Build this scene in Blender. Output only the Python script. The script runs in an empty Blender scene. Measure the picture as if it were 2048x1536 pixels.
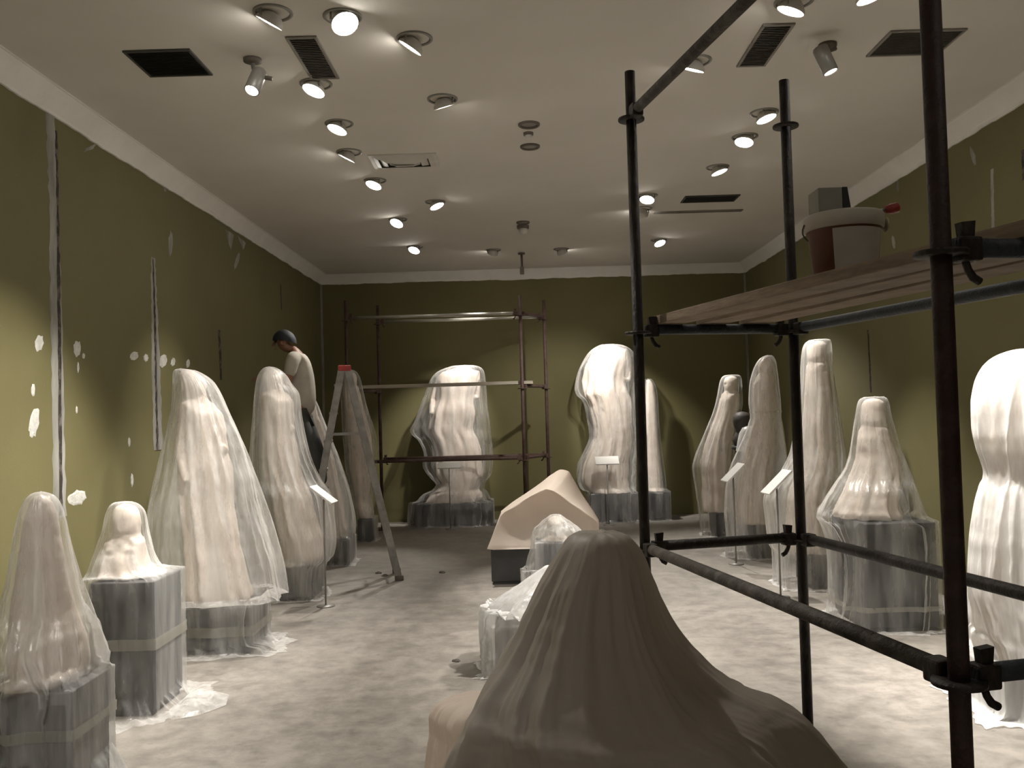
import bpy, bmesh, math, random
import numpy as np
from mathutils import Vector, Matrix, noise as mnoise

# ------------------------------------------------------------------ camera, world, exposure
SC = bpy.context.scene
COL = SC.collection
EYE = Vector((0.0, 0.0, 1.70))
FPX = 1750.0
CX, CY = 1024.0, 768.0
ROLL = math.radians(1.6)
Yc = Vector((1038 - CX, -(820 - CY), -FPX)).normalized()
Xc = Vector((math.cos(ROLL), math.sin(ROLL), 0.0))
Xc = (Xc - Yc * Xc.dot(Yc)).normalized()
Zc = Xc.cross(Yc)
W2C = Matrix((Xc, Yc, Zc)).transposed()          # world -> camera axes
C2W = W2C.transposed()
cam_d = bpy.data.cameras.new('camera')
cam = bpy.data.objects.new('camera', cam_d)
COL.objects.link(cam)
cam_d.sensor_width = 36.0
cam_d.lens = 36.0 * FPX / 2048.0
cam_d.clip_start = 0.05
cam.matrix_world = Matrix.Translation(EYE) @ C2W.to_4x4()
SC.camera = cam

world = bpy.data.worlds.new('world')
SC.world = world
world.use_nodes = True
world.node_tree.nodes['Background'].inputs[0].default_value = (1.0, 0.95, 0.88, 1)
world.node_tree.nodes['Background'].inputs[1].default_value = 0.0
SC.view_settings.view_transform = 'Standard'
SC.view_settings.look = 'None'
SC.view_settings.gamma = 1.0
SC.view_settings.use_curve_mapping = False
SC.view_settings.exposure = 0.55
SC.cycles.transparent_max_bounces = 18
SC.cycles.max_bounces = 8
SC.cycles.diffuse_bounces = 5
SC.cycles.sample_clamp_indirect = 6.0

LAMP_W = 135.0                                   # watts of one ceiling spot lamp
LAMP_COL = (1.0, 0.95, 0.88)

# ------------------------------------------------------------------ the room's measures
XL, XR, YF, YN, ZC = -3.08, 3.62, 13.75, -5.0, 3.91
PI = math.pi


def ray(px, py):
    return C2W @ Vector((px - CX, -(py - CY), -FPX))


def at(px, py, Y):
    d = ray(px, py)
    return EYE + d * (Y / d.y)


def on_z(px, py, z):
    d = ray(px, py)
    return EYE + d * ((z - EYE.z) / d.z)


def on_x(px, py, x):
    d = ray(px, py)
    return EYE + d * (x / d.x)


def pix(p):
    c = W2C @ (Vector(p) - EYE)
    return CX + FPX * c.x / -c.z, CY - FPX * c.y / -c.z


M3 = np.array([list(r) for r in W2C])


def pix_x(P):
    c = (P - np.array(EYE)) @ M3.T
    return CX + FPX * c[:, 0] / -c[:, 2]


# ------------------------------------------------------------------ materials
def srgb(r, g, b):
    def f(c):
        c /= 255.0
        return c / 12.92 if c <= 0.04045 else ((c + 0.055) / 1.055) ** 2.4
    return (f(r), f(g), f(b), 1.0)


def newmat(name):
    m = bpy.data.materials.new(name)
    m.use_nodes = True
    nt = m.node_tree
    for n in list(nt.nodes):
        nt.nodes.remove(n)
    out = nt.nodes.new('ShaderNodeOutputMaterial')
    return m, nt, out


def N(nt, kind, **kw):
    n = nt.nodes.new(kind)
    for k, v in kw.items():
        if k.startswith('i_'):
            n.inputs[int(k[2:])].default_value = v
        else:
            setattr(n, k, v)
    return n


def texco(nt, scale=(1, 1, 1), kind='Object'):
    tc = N(nt, 'ShaderNodeTexCoord')
    mp = N(nt, 'ShaderNodeMapping')
    mp.inputs['Scale'].default_value = scale
    nt.links.new(tc.outputs[kind], mp.inputs[0])
    return mp.outputs[0]


def noise_tex(nt, vec, scale, detail=4, rough=0.55):
    n = N(nt, 'ShaderNodeTexNoise')
    n.inputs['Scale'].default_value = scale
    n.inputs['Detail'].default_value = detail
    n.inputs['Roughness'].default_value = rough
    nt.links.new(vec, n.inputs['Vector'])
    return n.outputs[0]


def ramp(nt, val, stops):
    r = N(nt, 'ShaderNodeValToRGB')
    e = r.color_ramp.elements
    while len(e) < len(stops):
        e.new(0.5)
    for i, (p, c) in enumerate(stops):
        e[i].position = p
        e[i].color = c if len(c) == 4 else (*c, 1)
    nt.links.new(val, r.inputs[0])
    return r.outputs[0]


def bump(nt, val, strength=0.3, dist=0.01):
    b = N(nt, 'ShaderNodeBump')
    b.inputs['Strength'].default_value = strength
    b.inputs['Distance'].default_value = dist
    nt.links.new(val, b.inputs['Height'])
    return b.outputs[0]


def solid(name, c1, c2=None, scale=6.0, rough=0.6, metal=0.0, bmp=0.0, bscale=None, stretch=(1, 1, 1), lo=0.35, hi=0.65):
    """a principled surface mottled between two colours"""
    m, nt, out = newmat(name)
    p = N(nt, 'ShaderNodeBsdfPrincipled')
    p.inputs['Roughness'].default_value = rough
    p.inputs['Metallic'].default_value = metal
    v = texco(nt, stretch)
    if c2 is None:
        c2 = tuple(x * 0.8 for x in c1[:3]) + (1,)
    n = noise_tex(nt, v, scale)
    nt.links.new(ramp(nt, n, [(lo, c1), (hi, c2)]), p.inputs['Base Color'])
    if bmp:
        n2 = noise_tex(nt, v, bscale or scale * 4)
        nt.links.new(bump(nt, n2, bmp, 0.01), p.inputs['Normal'])
    nt.links.new(p.outputs[0], out.inputs[0])
    return m


def film(name, opacity, tint=(0.87, 0.86, 0.84), gloss=0.10, edge=0.55, rough=0.28, streak=0.25, wr=0.5):
    """polythene dust sheet: partly see-through, scattering, with a wrinkled sheen"""
    m, nt, out = newmat(name)
    v = texco(nt, (1, 1, 0.14))
    n1 = noise_tex(nt, v, 9.0, 4, 0.55)
    n2 = noise_tex(nt, texco(nt, (1, 1, 0.6)), 22.0, 5, 0.6)
    add = N(nt, 'ShaderNodeMath', operation='ADD')
    nt.links.new(n1, add.inputs[0])
    h = N(nt, 'ShaderNodeMath', operation='MULTIPLY', i_1=0.35)
    nt.links.new(n2, h.inputs[0])
    nt.links.new(h.outputs[0], add.inputs[1])
    nrm = bump(nt, add.outputs[0], wr, 0.02)
    tr = N(nt, 'ShaderNodeBsdfTransparent')
    df = N(nt, 'ShaderNodeBsdfDiffuse')
    tl = N(nt, 'ShaderNodeBsdfTranslucent')
    gl = N(nt, 'ShaderNodeBsdfGlossy')
    gl.inputs['Roughness'].default_value = rough
    gl.inputs['Color'].default_value = (0.95, 0.95, 0.95, 1)
    for s in (df, tl):
        s.inputs['Color'].default_value = (*tint, 1)
    for s in (df, tl, gl):
        nt.links.new(nrm, s.inputs['Normal'])
    mx = N(nt, 'ShaderNodeMixShader', i_0=0.36)
    nt.links.new(df.outputs[0], mx.inputs[1])
    nt.links.new(tl.outputs[0], mx.inputs[2])
    mg = N(nt, 'ShaderNodeMixShader', i_0=gloss)
    nt.links.new(mx.outputs[0], mg.inputs[1])
    nt.links.new(gl.outputs[0], mg.inputs[2])
    lw = N(nt, 'ShaderNodeLayerWeight', i_0=0.5)
    pw = N(nt, 'ShaderNodeMath', operation='POWER', i_1=2.0)
    nt.links.new(lw.outputs['Facing'], pw.inputs[0])
    e = N(nt, 'ShaderNodeMath', operation='MULTIPLY_ADD', i_1=edge, i_2=opacity)
    nt.links.new(pw.outputs[0], e.inputs[0])
    st = N(nt, 'ShaderNodeMapRange', i_1=0.35, i_2=0.7, i_3=-streak * 0.5, i_4=streak)
    nt.links.new(n1, st.inputs[0])
    s2 = N(nt, 'ShaderNodeMath', operation='ADD', use_clamp=True)
    nt.links.new(e.outputs[0], s2.inputs[0])
    nt.links.new(st.outputs[0], s2.inputs[1])
    fin = N(nt, 'ShaderNodeMixShader')
    nt.links.new(s2.outputs[0], fin.inputs[0])
    nt.links.new(tr.outputs[0], fin.inputs[1])
    nt.links.new(mg.outputs[0], fin.inputs[2])
    nt.links.new(fin.outputs[0], out.inputs[0])
    return m


def glow(name, strength, col=(1.0, 0.95, 0.86)):
    m, nt, out = newmat(name)
    e = N(nt, 'ShaderNodeEmission')
    e.inputs[0].default_value = (*col, 1)
    e.inputs[1].default_value = strength
    nt.links.new(e.outputs[0], out.inputs[0])
    return m


M = {}
M['film'] = film('polythene', 0.15, gloss=0.12, edge=0.46, streak=0.24)
M['film_clear'] = film('polythene_clear', 0.19, gloss=0.17, edge=0.5, rough=0.2, streak=0.25)
M['film_white'] = film('polythene_milky', 0.29, edge=0.34, streak=0.28)
M['film_dense'] = film('polythene_dense', 0.62, gloss=0.10)
M['cloth'] = film('dust_cloth', 0.97, tint=(0.47, 0.425, 0.37), gloss=0.03, rough=0.5, streak=0.02, wr=0.25)
M['cloth_pale'] = film('pale_cloth', 0.97, tint=(0.74, 0.64, 0.55), gloss=0.02, rough=0.5, streak=0.02, wr=0.15)
M['tape'] = film('packing_tape', 0.35, tint=(0.62, 0.60, 0.52), gloss=0.15, streak=0.1)
M['marble'] = solid('old_marble', (0.74, 0.665, 0.59, 1), (0.62, 0.53, 0.46, 1), 7, 0.55, bmp=0.25)
M['darkstone'] = solid('dark_stone', (0.035, 0.03, 0.028, 1), (0.06, 0.052, 0.045, 1), 8, 0.6, bmp=0.2)
M['plinth'] = solid('plinth_paint', (0.042, 0.043, 0.046, 1), (0.06, 0.06, 0.062, 1), 5, 0.5, bmp=0.05)
M['steel'] = solid('rusty_steel', (0.020, 0.015, 0.012, 1), (0.075, 0.06, 0.05, 1), 22, 0.55, 0.25, bmp=0.5, stretch=(1, 1, 0.4), lo=0.5, hi=0.8)
M['steel_red'] = solid('red_rusty_steel', (0.030, 0.011, 0.009, 1), (0.06, 0.035, 0.03, 1), 14, 0.55, 0.1, bmp=0.4, lo=0.5, hi=0.8)
M['steel_blue'] = solid('blue_painted_steel', (0.018, 0.026, 0.034, 1), (0.06, 0.062, 0.06, 1), 24, 0.5, 0.1, bmp=0.4, lo=0.5, hi=0.8)
M['steel_dusty'] = solid('plaster_smeared_steel', (0.055, 0.045, 0.036, 1), (0.15, 0.135, 0.115, 1), 16, 0.7, 0.0, bmp=0.5, lo=0.45, hi=0.75)
M['steel_far'] = solid('far_red_steel', (0.07, 0.032, 0.026, 1), (0.11, 0.07, 0.06, 1), 12, 0.6, 0.1, bmp=0.3)
M['bar_bright'] = solid('galvanised_bar', (0.66, 0.64, 0.58, 1), (0.3, 0.28, 0.24, 1), 5, 0.25, 0.6, bmp=0.1, stretch=(0.2, 1, 1))
M['wood'] = solid('scaffold_plank_wood', (0.30, 0.225, 0.155, 1), (0.20, 0.145, 0.10, 1), 5, 0.75, bmp=0.3, stretch=(1.5, 1.5, 12))
M['wood_grey'] = solid('weathered_plank', (0.52, 0.47, 0.39, 1), (0.40, 0.35, 0.28, 1), 5, 0.6, bmp=0.3, stretch=(0.8, 8, 8))
M['alu'] = solid('dull_aluminium', (0.34, 0.33, 0.31, 1), (0.22, 0.21, 0.20, 1), 10, 0.45, 0.35)
M['red'] = solid('red_plastic', (0.42, 0.05, 0.04, 1), (0.30, 0.035, 0.03, 1), 10, 0.45)
M['white'] = solid('white_card', (0.86, 0.85, 0.82, 1), (0.80, 0.79, 0.76, 1), 4, 0.5)
M['white_paint'] = solid('white_paint_metal', (0.62, 0.60, 0.56, 1), (0.55, 0.53, 0.49, 1), 6, 0.4)
M['grey_paint'] = solid('grey_lamp_metal', (0.30, 0.29, 0.27, 1), (0.24, 0.23, 0.21, 1), 6, 0.4, 0.2)
M['grille'] = solid('dark_grille', (0.045, 0.042, 0.038, 1), (0.06, 0.056, 0.05, 1), 8, 0.6)
M['grille_mid'] = solid('grey_grille', (0.22, 0.205, 0.185, 1), (0.27, 0.25, 0.225, 1), 8, 0.6)
M['ring'] = solid('dark_ring', (0.10, 0.085, 0.07, 1), (0.14, 0.12, 0.10, 1), 8, 0.6)
M['plaster'] = solid('white_filler', (0.66, 0.65, 0.60, 1), (0.50, 0.49, 0.45, 1), 18, 0.9, bmp=0.5)
M['joint'] = solid('filler_in_joint', (0.36, 0.35, 0.31, 1), (0.20, 0.19, 0.165, 1), 9, 0.9, bmp=0.5, stretch=(1, 1, 0.25))
M['groove'] = solid('open_joint', (0.035, 0.028, 0.022, 1), (0.16, 0.14, 0.12, 1), 16, 0.95, bmp=0.5, lo=0.5, hi=0.7)
M['skin'] = solid('skin', (0.24, 0.115, 0.07, 1), (0.20, 0.095, 0.06, 1), 9, 0.55)
M['hair'] = solid('dark_cap', (0.012, 0.014, 0.018, 1), (0.02, 0.022, 0.026, 1), 40, 0.7)
M['shirt'] = solid('pale_shirt', (0.42, 0.385, 0.32, 1), (0.36, 0.33, 0.28, 1), 7, 0.85, bmp=0.3, bscale=9)
M['trousers'] = solid('dark_trousers', (0.035, 0.037, 0.032, 1), (0.05, 0.05, 0.045, 1), 7, 0.85, bmp=0.3, bscale=10)
M['rust_plastic'] = solid('rust_brown_bucket', (0.17, 0.062, 0.032, 1), (0.12, 0.045, 0.025, 1), 8, 0.5)
M['tub_white'] = solid('dusty_white_plastic', (0.60, 0.56, 0.49, 1), (0.50, 0.46, 0.40, 1), 6, 0.6)
M['tub_label'] = solid('grey_white_label', (0.50, 0.47, 0.43, 1), (0.44, 0.41, 0.38, 1), 9, 0.6)
M['box_grey'] = solid('grey_carton', (0.34, 0.33, 0.29, 1), (0.28, 0.27, 0.24, 1), 9, 0.8)
M['black'] = solid('black_plastic', (0.015, 0.015, 0.016, 1), (0.02, 0.02, 0.02, 1), 9, 0.5)
M['cream'] = solid('cream_paint', (0.62, 0.52, 0.36, 1), (0.55, 0.46, 0.32, 1), 9, 0.5)
M['lens'] = glow('lamp_glass', 30.0)

# room surfaces
M['ceiling'] = solid('ceiling_paint', (0.70, 0.665, 0.615, 1), (0.66, 0.625, 0.575, 1), 1.3, 0.9, bmp=0.08, bscale=7)
M['cornice'] = solid('cornice_plaster', (0.78, 0.76, 0.72, 1), (0.72, 0.70, 0.66, 1), 3.0, 0.85, bmp=0.15, bscale=20)


def wall_mat():
    m, nt, out = newmat('olive_wall_paint')
    p = N(nt, 'ShaderNodeBsdfPrincipled')
    p.inputs['Roughness'].default_value = 0.75
    v = texco(nt)
    c = ramp(nt, noise_tex(nt, v, 1.1, 5), [(0.3, (0.138, 0.122, 0.048, 1)), (0.7, (0.160, 0.143, 0.060, 1))])
    dust = ramp(nt, noise_tex(nt, v, 34, 3, 0.7), [(0.66, (0, 0, 0, 1)), (0.80, (0.5, 0.5, 0.5, 1))])
    mx = N(nt, 'ShaderNodeMix', data_type='RGBA')
    nt.links.new(dust, mx.inputs[0])
    nt.links.new(c, mx.inputs[6])
    mx.inputs[7].default_value = (0.24, 0.22, 0.16, 1)
    nt.links.new(mx.outputs[2], p.inputs['Base Color'])
    nt.links.new(bump(nt, noise_tex(nt, v, 55, 4), 0.10, 0.01), p.inputs['Normal'])
    nt.links.new(p.outputs[0], out.inputs[0])
    return m


def floor_mat():
    m, nt, out = newmat('dusty_covered_floor')
    p = N(nt, 'ShaderNodeBsdfPrincipled')
    v = texco(nt)
    big = noise_tex(nt, v, 0.9, 6, 0.6)
    mid = noise_tex(nt, v, 6.0, 9, 0.75)
    c1 = ramp(nt, big, [(0.32, (0.20, 0.181, 0.158, 1)), (0.70, (0.31, 0.281, 0.247, 1))])
    c2 = ramp(nt, mid, [(0.36, (0.135, 0.122, 0.106, 1)), (0.60, (0.38, 0.347, 0.306, 1))])
    mx = N(nt, 'ShaderNodeMix', data_type='RGBA', i_0=0.5)
    nt.links.new(c1, mx.inputs[6])
    nt.links.new(c2, mx.inputs[7])
    scuff = ramp(nt, noise_tex(nt, v, 15, 4, 0.65), [(0.62, (0, 0, 0, 1)), (0.74, (0.55, 0.55, 0.55, 1))])
    m2 = N(nt, 'ShaderNodeMix', data_type='RGBA')
    nt.links.new(scuff, m2.inputs[0])
    nt.links.new(mx.outputs[2], m2.inputs[6])
    m2.inputs[7].default_value = (0.15, 0.135, 0.118, 1)
    nt.links.new(m2.outputs[2], p.inputs['Base Color'])
    rr = N(nt, 'ShaderNodeMapRange', i_1=0.3, i_2=0.7, i_3=0.42, i_4=0.8)
    nt.links.new(mid, rr.inputs[0])
    nt.links.new(rr.outputs[0], p.inputs['Roughness'])
    nt.links.new(bump(nt, mid, 0.35, 0.02), p.inputs['Normal'])
    nt.links.new(p.outputs[0], out.inputs[0])
    return m


M['wall'] = wall_mat()
M['floor'] = floor_mat()


# ------------------------------------------------------------------ building helpers
def tag(o, label=None, cat=None, group=None, kind=None):
    if label:
        o['label'] = label
    if cat:
        o['category'] = cat
    if group:
        o['group'] = group
    if kind:
        o['kind'] = kind
    return o


def empty(name, loc=(0, 0, 0), label=None, cat=None, group=None, rz=0.0):
    o = bpy.data.objects.new(name, None)
    o.empty_display_size = 0.1
    o.location = loc
    o.rotation_euler = (0, 0, rz)
    COL.objects.link(o)
    bpy.context.view_layer.update()
    return tag(o, label, cat, group)


def mesh_obj(name, verts, faces, mat, parent=None, smooth=False, world_space=True):
    me = bpy.data.meshes.new(name)
    me.from_pydata([tuple(v) for v in verts], [], faces)
    me.update()
    bm = bmesh.new()
    bm.from_mesh(me)
    bmesh.ops.recalc_face_normals(bm, faces=bm.faces)
    bm.to_mesh(me)
    bm.free()
    if smooth:
        for p in me.polygons:
            p.use_smooth = True
    mats = mat if isinstance(mat, (list, tuple)) else [mat]
    for k in mats:
        me.materials.append(k)
    o = bpy.data.objects.new(name, me)
    COL.objects.link(o)
    if parent is not None:
        o.parent = parent
        if world_space:
            o.matrix_parent_inverse = abs_mat(parent).inverted()
    return o


def abs_mat(o):
    m = o.matrix_basis.copy()
    if o.parent is not None:
        m = abs_mat(o.parent) @ o.matrix_parent_inverse @ m
    return m


class MB:
    """collects simple solids in world space and links them as one mesh"""

    def __init__(self):
        self.v, self.f, self.s = [], [], []

    def add(self, v, f, smooth=False):
        k = len(self.v)
        self.v += [Vector(p) for p in v]
        self.f += [tuple(i + k for i in q) for q in f]
        self.s += [smooth] * len(f)
        return self

    def box(self, lo, hi, bev=0.0):
        x0, y0, z0 = lo
        x1, y1, z1 = hi
        b = min(bev, (x1 - x0) / 2.1, (y1 - y0) / 2.1, (z1 - z0) / 2.1)
        bm = bmesh.new()
        bmesh.ops.create_cube(bm, size=1.0)
        for q in bm.verts:
            q.co = Vector((x0 + (q.co.x + .5) * (x1 - x0), y0 + (q.co.y + .5) * (y1 - y0), z0 + (q.co.z + .5) * (z1 - z0)))
        if b > 0:
            bmesh.ops.bevel(bm, geom=list(bm.edges), offset=b, segments=2, affect='EDGES', profile=0.6)
        bm.verts.index_update()
        self.add([q.co.copy() for q in bm.verts], [tuple(q.index for q in f.verts) for f in bm.faces])
        bm.free()
        return self

    def obox(self, c, ax, ay, az, sx, sy, sz, bev=0.0):
        """box of half sizes along three given axes about c"""
        t = MB().box((-sx, -sy, -sz), (sx, sy, sz), bev)
        ax, ay, az = Vector(ax).normalized(), Vector(ay).normalized(), Vector(az).normalized()
        self.add([Vector(c) + ax * p.x + ay * p.y + az * p.z for p in t.v], t.f)
        return self

    def tube(self, pts, r, seg=16, cap=True):
        pts = [Vector(p) for p in pts]
        rs = r if isinstance(r, (list, tuple)) else [r] * len(pts)
        k = len(self.v)
        up = None
        for i, p in enumerate(pts):
            d = (pts[min(i + 1, len(pts) - 1)] - pts[max(i - 1, 0)]).normalized()
            if up is None:
                up = Vector((0, 0, 1)) if abs(d.z) < 0.9 else Vector((1, 0, 0))
            a = d.cross(up).normalized()
            b = a.cross(d).normalized()
            up = b
            for j in range(seg):
                t = 2 * PI * j / seg
                self.v.append(p + (a * math.cos(t) + b * math.sin(t)) * rs[i])
        for i in range(len(pts) - 1):
            for j in range(seg):
                j2 = (j + 1) % seg
                self.f.append((k + i * seg + j, k + i * seg + j2, k + (i + 1) * seg + j2, k + (i + 1) * seg + j))
                self.s.append(True)
        if cap:
            self.f.append(tuple(k + j for j in range(seg)))
            self.s.append(False)
            e = k + (len(pts) - 1) * seg
            self.f.append(tuple(e + j for j in reversed(range(seg))))
            self.s.append(False)
        return self

    def lathe(self, c, axis, prof, seg=32):
        """profile of (radius, height along axis) turned about axis through c"""
        c, axis = Vector(c), Vector(axis).normalized()
        u = axis.orthogonal().normalized()
        w = axis.cross(u)
        k = len(self.v)
        for r, h in prof:
            for j in range(seg):
                t = 2 * PI * j / seg
                self.v.append(c + axis * h + (u * math.cos(t) + w * math.sin(t)) * max(r, 1e-4))
        for i in range(len(prof) - 1):
            for j in range(seg):
                j2 = (j + 1) % seg
                self.f.append((k + i * seg + j, k + i * seg + j2, k + (i + 1) * seg + j2, k + (i + 1) * seg + j))
                self.s.append(True)
        return self

    def build(self, name, mat, parent=None):
        o = mesh_obj(name, self.v, self.f, mat, parent)
        for p, s in zip(o.data.polygons, self.s):
            p.use_smooth = s
        return o


# ------------------------------------------------------------------ the room
T = 0.15
tag(MB().box((XL - T, YN - T, -0.12), (XR + T, YF + T, 0.0)).build('floor', M['floor']), kind='structure')
tag(MB().box((XL - T, YN - T, ZC), (XR + T, YF + T, ZC + 0.12)).build('ceiling', M['ceiling']), kind='structure')
wall_left = tag(MB().box((XL - T, YN, 0), (XL, YF, ZC)).build('wall_left', M['wall']), kind='structure')
wall_right = tag(MB().box((XR, YN, 0), (XR + T, YF, ZC)).build('wall_right', M['wall']), kind='structure')
wall_far = tag(MB().box((XL - T, YF, 0), (XR + T, YF + T, ZC)).build('wall_far', M['wall']), kind='structure')
tag(MB().box((XL - T, YN - T, 0), (XR + T, YN, ZC)).build('wall_near', M['wall']), kind='structure')


def cornice(name, p0, p1, inward):
    """plaster cove between wall and ceiling with a ragged lower edge"""
    p0, p1, inward = Vector(p0), Vector(p1), Vector(inward)
    L = (p1 - p0).length
    n = max(40, int(L / 0.05))
    prof = [(0.0, -0.150), (0.016, -0.150), (0.018, -0.122), (0.030, -0.112), (0.040, -0.085), (0.058, -0.058), (0.084, -0.036), (0.100, -0.028), (0.102, -0.012), (0.122, -0.010), (0.122, 0.0)]
    v, f = [], []
    for i in range(n + 1):
        q = p0.lerp(p1, i / n)
        rag = 0.010 * mnoise.noise(q * 3.1) + 0.008 * mnoise.noise(q * 11.0)
        drop = max(0.0, mnoise.noise(q * 1.7 + Vector((5, 2, 1))) - 0.35) * 0.07
        for j, (o, h) in enumerate(prof):
            hh = h + (rag - drop if j < 2 else 0.0)
            v.append(q + inward * o + Vector((0, 0, ZC + hh)))
    m = len(prof)
    for i in range(n):
        for j in range(m - 1):
            f.append((i * m + j, i * m + j + 1, (i + 1) * m + j + 1, (i + 1) * m + j))
        f.append((i * m + m - 1, i * m, (i + 1) * m, (i + 1) * m + m - 1))
    o = mesh_obj(name, v, f, M['cornice'])
    return tag(o, kind='structure')


cornice('trim_1', (XL, YN, 0), (XL, YF, 0), (1, 0, 0))
cornice('trim_2', (XR, YN, 0), (XR, YF, 0), (-1, 0, 0))
cornice('trim_3', (XL, YF, 0), (XR, YF, 0), (0, -1, 0))
# pale corner beads at the far corners of the room
tag(MB().box((XL, YF - 0.05, 0), (XL + 0.03, YF, ZC - 0.15), 0.004).build('trim_4', M['joint']), kind='structure')
tag(MB().box((XR - 0.03, YF - 0.03, 0), (XR, YF, ZC - 0.15), 0.004).build('trim_5', M['joint']), kind='structure')


def ragged_strip(name, wall, plane_x, edge, mat, th, nrm, seed, rag=0.012):
    """edge: list of (px, py, half width) down a joint on a side wall"""
    random.seed(seed)
    pts = []
    for (a, b) in zip(edge[:-1], edge[1:]):
        for k in range(14):
            t = k / 14
            pts.append([a[i] + (b[i] - a[i]) * t for i in range(3)])
    pts.append(list(edge[-1]))
    v, f = [], []
    for i, (px, py, hw) in enumerate(pts):
        c = on_x(px, py, plane_x)
        l = hw + rag * random.uniform(-1, 1)
        r = hw + rag * random.uniform(-1, 1)
        for dy, dx in ((-l, 0.0005), (-l * 0.7, th), (r * 0.7, th), (r, 0.0005)):
            v.append((plane_x + nrm * dx, c.y + dy, c.z))
    for i in range(len(pts) - 1):
        for j in range(3):
            f.append((4 * i + j, 4 * i + j + 1, 4 * i + 4 + j + 1, 4 * i + 4 + j))
    return mesh_obj(name, v, f, mat, wall)


# filled board joints on the left wall
ragged_strip('joint_filler', wall_left, XL, [(100, 222, 0.055), (108, 420, 0.06), (114, 700, 0.075), (120, 1035, 0.08)], M['joint'], 0.004, 1, 1)
ragged_strip('joint_groove', wall_left, XL, [(112, 262, 0.012), (115, 480, 0.022), (118, 700, 0.024), (121, 1030, 0.026)], M['groove'], 0.0055, 1, 2, 0.008)
ragged_strip('joint_filler', wall_left, XL, [(306, 515, 0.045), (309, 620, 0.06), (312, 740, 0.085), (317, 900, 0.095)], M['joint'], 0.004, 1, 3)
ragged_strip('joint_groove', wall_left, XL, [(305, 518, 0.012), (309, 640, 0.022), (311, 760, 0.026), (314, 900, 0.026)], M['groove'], 0.0055, 1, 4, 0.010)
ragged_strip('joint_filler', wall_left, XL, [(438, 660, 0.03), (440, 700, 0.035), (442, 760, 0.03)], M['groove'], 0.003, 1, 5, 0.006)
ragged_strip('joint_filler', wall_left, XL, [(561, 568, 0.02), (562, 600, 0.02), (563, 620, 0.015)], M['groove'], 0.003, 1, 6, 0.006)
ragged_strip('joint_filler', wall_right, XR, [(1984, 338, 0.022), (1985, 400, 0.022), (1987, 480, 0.02)], M['joint'], 0.003, -1, 7, 0.004)
ragged_strip('joint_filler', wall_right, XR, [(1736, 660, 0.02), (1739, 720, 0.02), (1742, 785, 0.02)], M['groove'], 0.003, -1, 8, 0.004)
ragged_strip('joint_filler', wall_right, XR, [(2046, 300, 0.02), (2047, 330, 0.02), (2048, 360, 0.02)], M['groove'], 0.003, -1, 9, 0.004)


def patch(wall, plane_x, nrm, pts, seed, mat=None):
    """a smear of filler outlined on a side wall"""
    c = [on_x(px, py, plane_x) for px, py in pts]
    mid = sum(c, Vector()) / len(c)
    random.seed(seed)
    outer = []
    n = len(c)
    for i in range(n):
        for t in (0.0, 0.33, 0.66):
            q = c[i].lerp(c[(i + 1) % n], t)
            outer.append(q + (q - mid) * random.uniform(-0.12, 0.10))
    k = len(outer)
    v = [(plane_x + nrm * 0.0006, q.y, q.z) for q in outer]
    v += [(plane_x + nrm * 0.004, (mid + (q - mid) * 0.75).y, (mid + (q - mid) * 0.75).z) for q in outer]
    f = [(i, (i + 1) % k, k + (i + 1) % k, k + i) for i in range(k)] + [tuple(k + i for i in range(k))]
    return mesh_obj('filler_patch', v, f, mat or M['plaster'], wall)


def oval(cx, cy, w, h, tilt=0.0):
    return [(cx + w * math.cos(t) - tilt * h * math.sin(t), cy + h * math.sin(t)) for t in (0, .9, 1.8, 2.7, 3.6, 4.5, 5.4)]


for i, a in enumerate([(78, 686, 9, 17, .1), (154, 697, 8, 17, 0), (167, 712, 3, 6, 0), (156, 735, 2, 12, 0), (68, 846, 10, 32, .15), (268, 712, 9, 9, .2), (292, 716, 5, 8, 0), (326, 722, 8, 14, .1), (346, 724, 5, 9, .1), (376, 727, 4, 9, .1), (154, 996, 19, 16, .2), (153, 820, 2, 8, 0), (66, 780, 4, 14, 0), (264, 960, 3, 14, 0), (258, 884, 3, 10, 0)]):
    patch(wall_left, XL, 1, oval(*a), 20 + i)
for i, a in enumerate([(341, 488, 5, 26, .05), (474, 522, 4, 17, .25), (330, 378, 3, 6, 0)]):
    patch(wall_left, XL, 1, oval(*a), 50 + i, M['joint'])
patch(wall_left, XL, 1, [(196, 284), (172, 296), (168, 304), (186, 298)], 60, M['joint'])
patch(wall_left, XL, 1, [(450, 458), (468, 470), (462, 500), (457, 488)], 61, M['joint'])
patch(wall_left, XL, 1, [(474, 470), (492, 486), (486, 500), (480, 484)], 62, M['joint'])
for i, a in enumerate([(1946, 312, 5, 20, -.25), (1787, 484, 4, 14, -.1), (1796, 372, 3, 12, 0), (1985, 430, 3, 6, 0)]):
    patch(wall_right, XR, -1, oval(*a), 70 + i, M['joint'])


# ------------------------------------------------------------------ ceiling grilles, sensors
def ceiling_quad(pts):
    return [on_z(px, py, ZC) for px, py in pts]


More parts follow.
